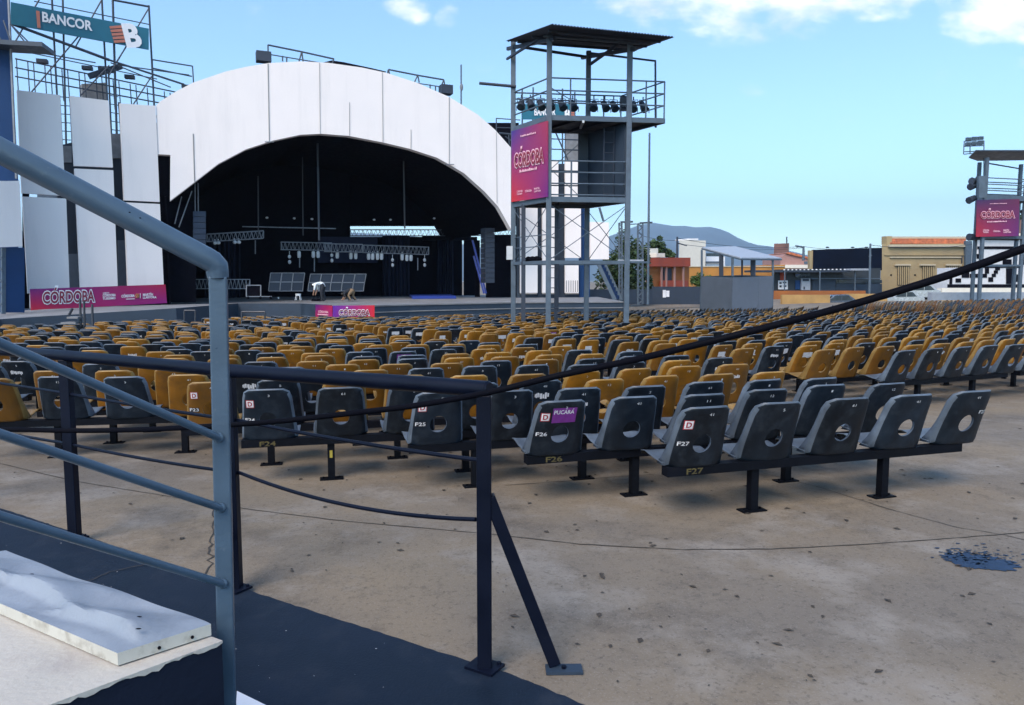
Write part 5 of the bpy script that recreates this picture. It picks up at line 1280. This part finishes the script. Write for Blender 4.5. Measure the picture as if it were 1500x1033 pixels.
# ---------------------------------------------------------------- background right of the stage
def facade(name, u0, v0, u1, v1, Y0, Y1, depth, mt, lab, cat, zbase=-.3):
    pl = plane(u0, Y0, u1, Y1); o = empty(name, Z(onp((u0+u1)/2, 412, pl), zbase), lab, cat)
    a, b = onp(u0, v0, pl), onp(u1, v1, pl)
    m = MB(); r_ = ray(u0, 412); r_.z = 0; m.prism([Z(a, zbase), Z(b, zbase), b, a], r_.normalized()*depth); m.build('wall', mt, o); return o, pl
def rect(o, pl, name, u0, v0, u1, v1, mt, off=-.04, th=.06): m = MB(); pan(m, u0, v0, u1, v1, pl, th, off); return m.build(name, mt, o)
hl = MB(); HY = 7000
ridge = [(-700, 380), (-300, 352), (0, 340), (300, 330), (600, 345), (760, 372), (850, 362), (890, 347), (912, 339), (935, 330), (958, 326.5), (985, 331), (1003, 331), (1018, 333), (1040, 332.5), (1056, 336), (1068, 341), (1080, 348), (1096, 355), (1110, 359), (1128, 361), (1150, 366), (1200, 378), (1300, 388), (1450, 384), (1700, 372), (2100, 380)]
rows_ = []
rr2 = random.Random(8)
fine = []
for (u0, v0), (u1, v1) in zip(ridge, ridge[1:]):
    for t in range(6): fine.append((u0+(u1-u0)*t/6, v0+(v1-v0)*t/6))
for j in range(9):
    t = j/8; rows_.append([(lambda p, g: Vector((p.x, p.y-1800*(1-t), 1.7+(p.z-1.7)*(t**1.2)*1.0+g)))(P(u, v, HY), rr2.uniform(-12, 12)*(t < 1)*(j > 0)) for u, v in fine])
nv = len(fine); hl.add([p for r in rows_ for p in r], [(j*nv+i, j*nv+i+1, (j+1)*nv+i+1, (j+1)*nv+i) for j in range(8) for i in range(nv-1)])
top = [p+Vector((0, 300, -60)) for p in rows_[-1]]
M['hill'] = mat('hill', (.065, .095, .11), .95, var=.45, scale=.004)
hlo = hl.build('hills', 'hill', smooth=True); tag(hlo, 'hazy blue hills behind the town', None, None, 'structure')

def tree(name, base, crown, trunk_h, label, n=3800, leaf=.18, mt='leaf_dark', seed=1, clumps=16):
    rn = random.Random(seed); o = empty(name, base, label, 'tree'); cx, cy, cz = crown[0]; rx, ry, rz = crown[1]
    m = MB(); t0 = Vector(base); t1 = Vector((cx, cy, cz))
    m.tube([t0, t0.lerp(t1, .5)+Vector((.1, 0, 0)), t1], [.22, .16, .07], 8)
    cl = []
    for i in range(clumps):
        while True:
            q = Vector((rn.uniform(-1, 1), rn.uniform(-1, 1), rn.uniform(-1, 1)))
            if q.length < 1: break
        c = Vector((cx+q.x*rx*.8, cy+q.y*ry*.8, cz+q.z*rz*.8)); cl.append((c, rn.uniform(.25, .48)))
        m.tube([t0.lerp(t1, .55), t0.lerp(t1, .7).lerp(c, .4)+Vector((0, 0, .1)), c], [.06, .04, .015], 5)
    m.build('trunk', 'bark', o)
    lf = MB()
    for i in range(n):
        c, s = cl[rn.randrange(len(cl))]; d = Vector((rn.gauss(0, 1), rn.gauss(0, 1), rn.gauss(0, .8))).normalized()*(rn.random()**.4)*s
        p = c+Vector((d.x*rx, d.y*ry, d.z*rz))
        a = Vector((rn.uniform(-1, 1), rn.uniform(-1, 1), rn.uniform(-.5, .5))).normalized(); b = a.cross(Vector((rn.uniform(-1, 1), rn.uniform(-1, 1), rn.uniform(-1, 1)))).normalized(); L_ = leaf*rn.uniform(.6, 1.3)
        lf.add([p-a*L_, p+b*L_*.5, p+a*L_, p-b*L_*.5], [(0, 1, 2, 3)])
    lf.build('crown', mt, o); return o
b0 = P(905, 441, 62); tree('leafy_tree', (b0.x, b0.y, -.3), ((P(911, 391, 62)), (2.2, 1.7, 2.9)), 2, 'dark leafy tree rising right of the white panels behind the near tower', 7500, .15, 'leaf_dark', 3, 30)
b0 = P(945, 441, 64); tree('leafy_tree', (b0.x, b0.y, -.3), ((P(940, 415, 64)), (.9, 1.0, 1.2)), 1, 'low dark tree between the lattice posts and the orange building', 1800, .14, 'leaf_dark', 5, 10)
b0 = P(965, 440, 90); tree('pine_tree', (b0.x, b0.y, 0), ((P(964, 361, 90)), (1.1, 1.1, 1.2)), 4, 'dark tree top above the red roof of the orange building', 1500, .2, 'leaf_dark', 7, 9)
b0 = P(1028, 425, 60); tree('round_bush', (b0.x, b0.y, 0), ((P(1028, 414, 60)), (1.0, .9, 1.0)), 1, 'round clipped green tree against the ochre wall left of the booth', 3200, .08, 'leaf_mid', 9, 26)
b0 = P(985, 440, 95); tree('leafy_tree', (b0.x, b0.y, 0), ((P(984, 371, 95)), (1.0, 1.0, .7)), 3, 'small tree top left of the cream building', 700, .2, 'leaf_dark', 13, 8)
b0 = P(1510, 430, 95); tree('leafy_tree', (b0.x, b0.y, 0), ((P(1503, 318, 95)), (1.6, 1.6, 1.6)), 3, 'tree top at the right picture edge behind the far tower', 1200, .22, 'leaf_dark', 15, 9)

o, pl = facade('orange_building', 946, 380, 1010, 380, 66, 70, 8, 'orange_wall', 'low orange building with a red roof band and pale posts', 'building')
rect(o, pl, 'roof_band', 944, 377.5, 1011.5, 390.5, 'brick_red', -.5, .5)
for u in (969, 976, 988, 1001): rect(o, pl, 'post', u, 391, u+1.6, 422, 'salmon', -.4, .15)
rect(o, pl, 'railing', 967, 411, 1008, 422, 'brick_red', -.3, .06); rect(o, pl, 'dark_opening', 972, 393, 984, 411, 'tower_dark', -.06, .04)
rect(o, pl, 'parapet', 952, 364, 964, 376, 'cream', 2, 1.5); rect(o, pl, 'parapet', 962, 371, 974, 377, 'cream', 1, 1.0)
f = empty('dark_fence', P(990, 440, 58), 'dark board fence in front of the orange building', 'fence')
PF = plane(940, 57, 1028, 58); rect(f, PF, 'boards', 955, 420, 1028, 446, 'tower_dark', 0)
rect(f, PF, 'poster', 971, 425, 975.5, 436, 'paper', -.06, .03); rect(f, PF, 'poster', 976, 426, 980.5, 435, 'paper', -.06, .03)
o, pl = facade('cream_building', 995, 352, 1034, 352.5, 100, 102, 10, 'cream', 'pale cream two storey building above the ochre wall', 'building')
rect(o, pl, 'roof_slab', 1010, 349.5, 1023, 351.5, 'white_paint', .2, 3); rect(o, pl, 'wall_annex', 1034.4, 376, 1062, 393, 'white_paint', 1, 4); rect(o, pl, 'window', 1036, 371, 1058, 375.5, 'glass', 1.5, .2)
rect(o, pl, 'awning', 1034.6, 383, 1060, 385, 'tower_steel', .6, .3)
o, pl = facade('ochre_wall', 1006, 391.5, 1150, 388, 82, 84, .4, 'ochre', 'long ochre boundary wall behind the grey booth', 'wall')
rect(o, pl, 'coping', 1006, 390, 1150, 391.2, 'tan_light', -.08, .5)
# grey booth
PBa = plane(1026, 39.6, 1073, 38.0); PBb = plane(1073, 38.0, 1134, 40.0)
bo = empty('grey_booth', Z(P(1073, 412, 38.5), -.5), 'grey panelled sound booth with a thin sloping canopy on posts', 'booth')
cL, cN, cR = P(1026, 405, 39.6), P(1073.4, 406.5, 38), P(1134, 404.5, 40); cB = cL+cR-cN
m = MB()
for a, b in ((cL, cN),): m.prism([Z(a, -.6), Z(b, -.6), b, a], (.03, .08, 0))
m.build('left_panel', 'booth_dark', bo)
cm_ = cN.lerp(cR, .62); m = MB(); m.prism([Z(cN, -.6), Z(cm_, -.6), cm_, cN], (-.03, .08, 0)); m.build('front_panel', 'booth_left', bo)
m = MB(); m.prism([Z(cm_.lerp(cR, .01), -.6), Z(cR, -.6), cR, cm_.lerp(cR, .01)], (-.03, .10, 0)); m.build('front_panel', 'booth_left', bo)
m = MB(); m.prism([Z(cL, -.6), Z(cB, -.6), cB, cL], (0, -.06, 0)); m.prism([Z(cR, -.6), Z(cB, -.6), cB, cR], (-.06, -.06, 0)); m.build('rear_panel', 'tower_steel', bo)
r1, r2, r3, r4 = P(1028, 363.5, 40), P(1085, 379, 37.6), P(1145, 379.5, 40.6), P(1077, 362, 43)
m = MB().prism([r1, r2, r3, r4], (0, 0, .05)); m.build('canopy', 'canopy', bo)
for t in (.25, .5, .75): MB().beam(r1.lerp(r4, t)-Vector((0, 0, .06)), r2.lerp(r3, t)-Vector((0, 0, .06)), .05, .06).build('rafter', 'tower_dark', bo)
for a, b in ((r1, r2), (r2, r3), (r4, r3), (r1, r4)): MB().beam(a-Vector((0, 0, .04)), b-Vector((0, 0, .04)), .05, .07).build('edge_beam', 'tower_steel', bo)
for (u, v, Y, mt, wd) in ((1028, 366, 39.6, 'tower_steel', .09), (1056.5, 372, 38.8, 'tower_dark', .2), (1073, 376, 38.1, 'tower_steel', .10), (1087, 380, 38.6, 'tower_dark', .07), (1102.5, 379, 39, 'tower_dark', .2), (1105.5, 379, 39.2, 'tower_steel', .07), (1132, 380, 40, 'tower_steel', .09)):
    MB().beam(P(u, v, Y), P(u, 404.8, Y), wd, .1).build('post', mt, bo)
# brown building, salmon house
o, pl = facade('brown_building', 1134, 357, 1156, 356.5, 118, 119, 9, 'brown_brick', 'square brown brick tower block behind the snack kiosk', 'building')
rect(o, pl, 'window', 1145, 377, 1152, 384, 'cream', -.2, .1); pipe(o, 'aerial', [P(1152.5, 357, 118), P(1152.5, 347, 118)], .1, 'tower_dark')
o = empty('salmon_house', Z(P(1165, 412, 112), 0), 'salmon house with a sloping red roof beside the brown tower block', 'house'); pl = plane(1140, 112, 1190, 112)
m = MB(); m.prism([onp(u, v, pl) for u, v in ((1143, 432), (1143, 378), (1153, 370), (1160, 371), (1184, 378), (1190, 382), (1190, 432))], (0, 8, 0)); m.build('wall', 'salmon', o)
m = MB(); m.prism([onp(u, v, pl, -.3) for u, v in ((1151, 371), (1158, 369.5), (1186, 377), (1186, 379.5), (1158, 373))], (0, 8, 0)); m.build('roof', 'tile', o)
rect(o, pl, 'cornice', 1143, 388, 1192, 393, 'cream', -.3, .3); rect(o, pl, 'window', 1178, 383, 1183, 387, 'tower_steel', -.1, .06)
# kiosk with awning and the drink sign
o, pl = facade('snack_kiosk', 1134, 395, 1290, 393, 76, 78, 6, 'kiosk', 'dark grey snack kiosk with a dashed awning and a white drink sign', 'kiosk')
rect(o, pl, 'awning', 1100, 396, 1245, 399, 'tower_dark', -1.4, 1.4)
m = MB()
for i in range(34):
    if i % 2: pan(m, 1145+i*2.95, 394.6-.02*i, 1147+i*2.95, 396-.02*i, pl, .05, -1.5)
m.build('awning_fringe', 'white_paint', o)
rect(o, pl, 'red_door', 1143, 399, 1151, 424, 'brick_red', -.05); rect(o, pl, 'menu_board', 1140, 411, 1154, 424, 'paper', -.12, .05)
for (a, b, c, d) in ((1142, 413.5, 1145, 416), (1147, 413, 1152, 415), (1142, 418, 1145, 421), (1148, 418, 1152, 420.5)): rect(o, pl, 'menu_picture', a, b, c, d, 'kiosk', -.16, .03)
m = MB(); m.ell(onp(1168.5, 402.5, pl, -.2), (.28, .04, .28), 16, 8); m.build('round_emblem', 'tower_steel', o); m = MB(); m.beam(onp(1165.5, 403.4, pl, -.26), onp(1171.5, 401.6, pl, -.26), .02, .07); m.build('emblem_wave', 'blue_tarp', o)
m = MB(); text_quad(m, 'pepsi', *q3(pl, 1173, 406, 1186.5, 405.5, 6.5, -.15), 0, .02); m.build('lettering', 'tower_steel', o)
rect(o, pl, 'fridge', 1174, 408, 1187, 425, 'canopy', -.3, .25); rect(o, pl, 'fridge_label', 1176, 408.5, 1185, 412, 'tower_dark', -.36, .03); rect(o, pl, 'fridge_label', 1177.5, 420, 1179, 424, 'tower_dark', -.36, .03); rect(o, pl, 'poster', 1165, 411, 1173, 424, 'blue_wall', -.1, .04)
rect(o, pl, 'counter_bar', 1188, 407.5, 1290, 408.7, 'tower_steel', -.6, .06); rect(o, pl, 'shop_glass', 1225, 410, 1292, 415, 'glass', -.1, .05); rect(o, pl, 'shop_front', 1190, 409.5, 1224, 430, 'stage_front', -.1, .05); rect(o, pl, 'shop_front', 1225, 416, 1292, 431, 'stage_front', -.12, .05)
for u in (1149.5, 1201, 1252.5): MB().beam(onp(u, 397, pl, -1.5), onp(u-.5, 431, pl, -1.5), .1, .1).build('post', 'tower_steel', o)
rect(o, pl, 'side_awning', 1247, 393.5, 1276, 396.2, 'canopy', -2.0, 1.2)
w_ = empty('low_wall', P(1200, 433, 73), 'low red brown wall under the kiosk counter', 'wall'); PW = plane(1134, 72, 1270, 74); rect(w_, PW, 'wall', 1134, 426, 1268, 440, 'orange_wall', 0, .3)
bb2 = empty('black_billboard', P(1240, 395, 80), 'big black covered billboard above the kiosk', 'billboard'); PB2 = plane(1191, 79, 1292, 80)
m = MB(); m.prism([onp(u, v, PB2) for u, v in ((1191.5, 366), (1292, 363), (1292, 396), (1191, 396))], (0, .5, 0)); m.build('cover', 'dark_cloth', bb2)
rect(bb2, PB2, 'edge', 1186, 367, 1191, 395, 'tan', .1, .4)
for u in (1212, 1249, 1269): MB().ell(onp(u, 362.5, PB2), (.2, .2, .08), 8, 5).build('top_lamp', 'tower_dark', bb2)
# ochre strip in front (barrier), cars
PY = plane(1150, 62, 1500, 66)
o = empty('ochre_barrier', P(1220, 440, 62.5), 'low ochre barrier wall beyond the seats right of the booth', 'barrier'); rect(o, PY, 'wall', 1146, 432, 1216, 446, 'ochre_light', 0, .3)
o = empty('ochre_barrier', P(1260, 440, 63), 'short ochre barrier wall right of the parked dark car', 'barrier'); rect(o, PY, 'wall', 1240, 430.5, 1300, 446, 'ochre_light', 0.4, .3)
o = empty('ochre_barrier', P(1390, 440, 64), 'short ochre barrier block left of the far tower foot', 'barrier'); rect(o, PY, 'wall', 1376, 430.5, 1405, 446, 'ochre_light', 0.4, .3)
def car(u, Y, zg, mt, lab, ln=4.2, rz=0):
    c = P(u, 412, Y); o = empty('parked_car', (c.x, c.y, zg), lab, 'car'); o.rotation_euler = (0, 0, rz)
    def LP(x, y, z): return Vector((x, y, z))
    side = [(-2.1, .28), (-2.1, .62), (-1.95, .80), (-1.25, .92), (-.55, 1.40), (.75, 1.44), (1.45, 1.0), (2.0, .90), (2.1, .6), (2.1, .28)]
    m = MB(); m.prism([LP(x*ln/4.2, -.82, z) for x, z in side], (0, 1.64, 0)); b = m.build('body', mt, o, local=True); bevel(b, .07, 3)
    for s in (-1, 1):
        for q in ([(-1.08, .95), (-.5, 1.32), (.05, 1.35), (.05, .95)], [(.12, .95), (.12, 1.35), (.70, 1.36), (1.18, .97)]):
            m = MB(); m.prism([LP(x*ln/4.2, s*.825, z) for x, z in q], (0, s*.006, 0)); m.build('window', 'glass', o, local=True)
        for x in (-1.3, 1.3):
            m = MB(); m.tube([LP(x, s*.62, .31), LP(x, s*.84, .31)], .31, 18); wv = m.build('wheel', 'tyre', o, local=True)
            m = MB(); m.tube([LP(x, s*.80, .31), LP(x, s*.85, .31)], .18, 14); m.build('rim', 'lamp', wv, local=True)
        m = MB(); m.ell(LP(-2.08*ln/4.2, s*.6, .66), (.05, .16, .08), 8, 6); m.build('headlight', 'lamp', o, local=True)
        m = MB(); m.ell(LP(2.07*ln/4.2, s*.62, .72), (.05, .14, .09), 8, 6); m.build('tail_light', 'sticker_red', o, local=True)
    m = MB(); m.prism([LP(-1.22, -.70, .95), LP(-1.22, .70, .95), LP(-.60, .62, 1.385), LP(-.60, -.62, 1.385)], (-.03, 0, .02)); m.build('windscreen', 'glass', o, local=True)
car(1345, 70, -.08, 'car_paint', 'silver hatchback parked in front of the tan building', 4.0, .1)
car(1228, 63.5, -.85, 'car_dark', 'dark car parked between the ochre barriers below the billboard', 3.6, -.1)
car(1318, 66, -.6, 'car_paint', 'pale car roof low beyond the seats left of the silver hatchback', 4.0, .2)
# tan building
o, pl = facade('tan_building', 1292, 358, 1422, 357, 84, 86, 9, 'tan', 'tan colonial building with three barred windows and a tiled parapet', 'building')
rect(o, pl, 'tile_strip', 1304, 349.5, 1415, 358, 'tile', .6, .5)
m = MB()
for i in range(52): u = 1304.8+i*2.12; m.tube([onp(u, 349.8, pl, .75), onp(u, 357.6, pl, .42)], .075, 6)
m.build('roof_tiles', 'tile', o)
rect(o, pl, 'ridge', 1306, 346.5, 1416, 349.5, 'tan_light', .7, .5); rect(o, pl, 'chimney', 1299, 346, 1306.5, 358, 'tan', .5, .9); rect(o, pl, 'cornice', 1303, 358.6, 1414, 361.5, 'tan_light', -.35, .35); rect(o, pl, 'side_wall', 1414.5, 353, 1424, 432, 'tower_steel', -.3, .3)
rect(o, pl, 'moulding', 1304, 376.2, 1409, 377.8, 'tan_light', -.15, .15); rect(o, pl, 'moulding', 1296, 373, 1416, 374.2, 'tan', -.12, .12)
for u0 in (1313, 1349.5, 1387.5):
    wn = rect(o, pl, 'window', u0+1.5, 389.5, u0+19, 418, 'glass', -.03, .04); rect(o, pl, 'lintel', u0-1, 387, u0+21.5, 389.2, 'tan_light', -.25, .25)
    m = MB()
    for i in range(6): pan(m, u0+2.5+i*2.9, 390, u0+4.2+i*2.9, 417.5, pl, .05, -.14)
    m.build('shutter_bars', 'tan', wn)
for u in (1305.5, 1340.5): rect(o, pl, 'vent', u-1.3, 402, u+1.3, 403.8, 'drape', -.05, .03)
rect(o, pl, 'downpipe', 1409, 375, 1410, 386, 'tower_dark', -.2, .1)
# pixel mural building
o, pl = facade('mural_building', 1425, 349, 1540, 345, 70.5, 72, 8, 'mural_white', 'white building with a black stepped pixel mural behind the far tower', 'building')
m = MB()
for (a, b, c, d) in ((1432, 361, 1492, 365), (1434, 365.2, 1440, 372), (1431, 372.2, 1437, 379), (1445, 379, 1462, 383), (1469, 380, 1482, 388), (1440, 387, 1445, 390), (1432, 388.2, 1492, 392.5), (1443, 392.7, 1449, 401), (1421, 401.2, 1446, 407), (1409, 394, 1420, 407), (1400, 408, 1408, 414), (1458, 391.6, 1465, 396), (1456, 396.2, 1462, 401), (1453, 401.2, 1459, 406), (1448, 406.2, 1455, 413), (1474, 393, 1485, 416), (1485.2, 402, 1493, 413), (1388, 416.5, 1540, 421.5), (1391, 407, 1395, 416.2), (1492, 366, 1500, 372), (1495, 372.2, 1504, 380), (1498, 380.2, 1512, 388)):
    pan(m, a, b, c, d, pl, .03, -.05)
m.build('pixel_mural', 'drape', o); m = MB(); pan(m, 1407, 392, 1425, 432, pl, 3, .01); pan(m, 1396, 406, 1406.9, 432, pl, 3, .01); pan(m, 1388, 414, 1395.9, 432, pl, 3, .01); m.build('stepped_wall', 'mural_white', o); rect(o, pl, 'plinth', 1380, 422, 1540, 431, 'cream', -.6, .6); rect(o, pl, 'upper_wall', 1490, 322, 1540, 346, 'brown_brick', 1, 4); rect(o, pl, 'canopy_beam', 1426, 345, 1540, 347.5, 'tan_light', -.5, .5); rect(o, pl, 'cornice', 1490, 342, 1540, 344.8, 'cream', -.4, .8)
m = MB(); m.box(P(1440, 434, 48), (7.5, .4, .5), .15); tag(m.build('grey_barrier', 'canopy'), 'grey concrete barrier at the foot of the far right tower', 'barrier')
# poles and lattice
def pole(u0, v0, u1, v1, Y, r, mt, lab, arms=()):
    o = empty('utility_pole', P(u1, v1, Y), lab, 'pole'); MB().tube([P(u0, v0, Y), P(u1, v1, Y)], [r*.7, r], 8).build('shaft', mt, o)
    for (a, b, c, d) in arms: MB().tube([P(a, b, Y), P(c, d, Y)], r*.5, 6).build('arm', mt, o)
pole(951.5, 195, 949, 446, 40, .07, 'tower_steel', 'very tall thin pale pole right of the near tower')
pole(1275, 357, 1273.5, 433, 74, .13, 'tower_steel', 'grey lamp pole in front of the black billboard', ((1273, 376, 1277, 374),))
pole(1177, 361, 1177, 382, 108, .22, 'tower_steel', 'short grey utility pole beside the salmon house', ((1165, 360, 1177, 362.5), (1167, 362, 1174, 361)))
pole(992, 347, 992, 380, 92, .15, 'tower_dark', 'dark wooden pole left of the cream building', ((992, 356, 1006, 360),))
def lattice(u, Y, v0, v1, wd, lab, arm):
    o = empty('lattice_mast', P(u, v1, Y), lab, 'mast'); q = [P(u-wd, v0, Y), P(u+wd, v0, Y)]; b = [P(u-wd, v1, Y), P(u+wd, v1, Y)]
    for k in (0, 1):
        for dy in (0, .35): MB().tube([q[k]+Vector((0, dy, 0)), b[k]+Vector((0, dy, 0))], .028, 5).build('leg', 'tower_steel', o)
    m = MB(); n = 20
    for i in range(n):
        s = i % 2; m.tube([q[s].lerp(b[s], i/n), q[1-s].lerp(b[1-s], (i+1)/n)], .02, 4); m.tube([q[s].lerp(b[s], i/n)+Vector((0, .35, 0)), q[1-s].lerp(b[1-s], (i+1)/n)+Vector((0, .35, 0))], .02, 4)
    m.build('lacing', 'tower_steel', o)
    MB().beam(P(arm[0], arm[1], Y), P(arm[2], arm[3], Y), .1, .1).build('cross_arm', 'tower_dark', o)
lattice(909.5, 46, 326, 446, 2, 'thin lattice mast just left of the tower right post', (909, 325.5, 927, 325))
lattice(938.5, 46, 327, 446, 3.5, 'wider lattice mast between the tower and the orange building', (937, 327, 955.5, 326))
tag(MB().beam(P(917, 329, 46), P(938, 328, 46), .06, .06).build('link_beam', 'tower_steel'), 'thin beam joining the two lattice masts', 'beam')
tag(MB().beam(P(905, 381.5, 45), P(943, 381.5, 45), .09, .09).build('link_beam', 'canopy'), 'pale low beam crossing the lattice masts', 'beam')
o = empty('steel_stairs', P(895, 441, 45), 'light blue steel stairs slanting behind the right leg of the near tower', 'stairs')
for dx in (0, 9): MB().beam(P(876+dx, 386, 45+dx*.1), P(901+dx, 440, 45+dx*.1), .06, .22).build('stringer', 'tower_steel', o)
for i in range(9): MB().beam(P(877+i*2.7, 389+i*5.8, 45), P(886+i*2.7, 389+i*5.8, 46), .05, .25).build('tread', 'blue_wall', o)
PD = plane(860, 53, 960, 56); o = empty('dark_hoarding', P(900, 445, 54), 'dark hoarding behind the stairs and lattice masts', 'hoarding'); rect(o, PD, 'boards', 860, 424, 956, 446, 'tower_dark', 0, .1)
# overhead wires
wr = empty('overhead_wires', P(1100, 362, 100), 'thin overhead wires strung between the poles over the low buildings', 'wires')
for (u0, v0, u1, v1, s) in ((992, 349, 1177, 361, .6), (992, 357, 1177, 363, .5), (1177, 361, 1275, 362, .3), (1275, 359, 1430, 357, .4), (992, 352, 940, 345, .2)):
    a, b = P(u0, v0, 92 if u0 < 1000 else 108 if u0 < 1200 else 74), P(u1, v1, 108 if u1 == 1177 else 74 if u1 == 1275 else 80); MB().tube(sag(a, b, s, 10), .025, 4).build('wire', 'tower_dark', wr)
# air
if HAZE > 0:
    hv = bpy.data.materials.new('haze_air'); hv.use_nodes = True; nt_ = hv.node_tree; nt_.nodes.remove(nt_.nodes['Principled BSDF'])
    pv = nt_.nodes.new('ShaderNodeVolumePrincipled'); pv.inputs['Density'].default_value = HAZE; pv.inputs['Color'].default_value = (.66, .84, 1, 1); pv.inputs['Anisotropy'].default_value = .3
    nt_.links.new(pv.outputs[0], nt_.nodes['Material Output'].inputs['Volume'])
    hb = MB().box((0, 3500, 400), (19000, 8600, 804)); ho = hb.build('haze', [hv]); tag(ho, 'pale air over the plaza and the hills', None, None, 'stuff')
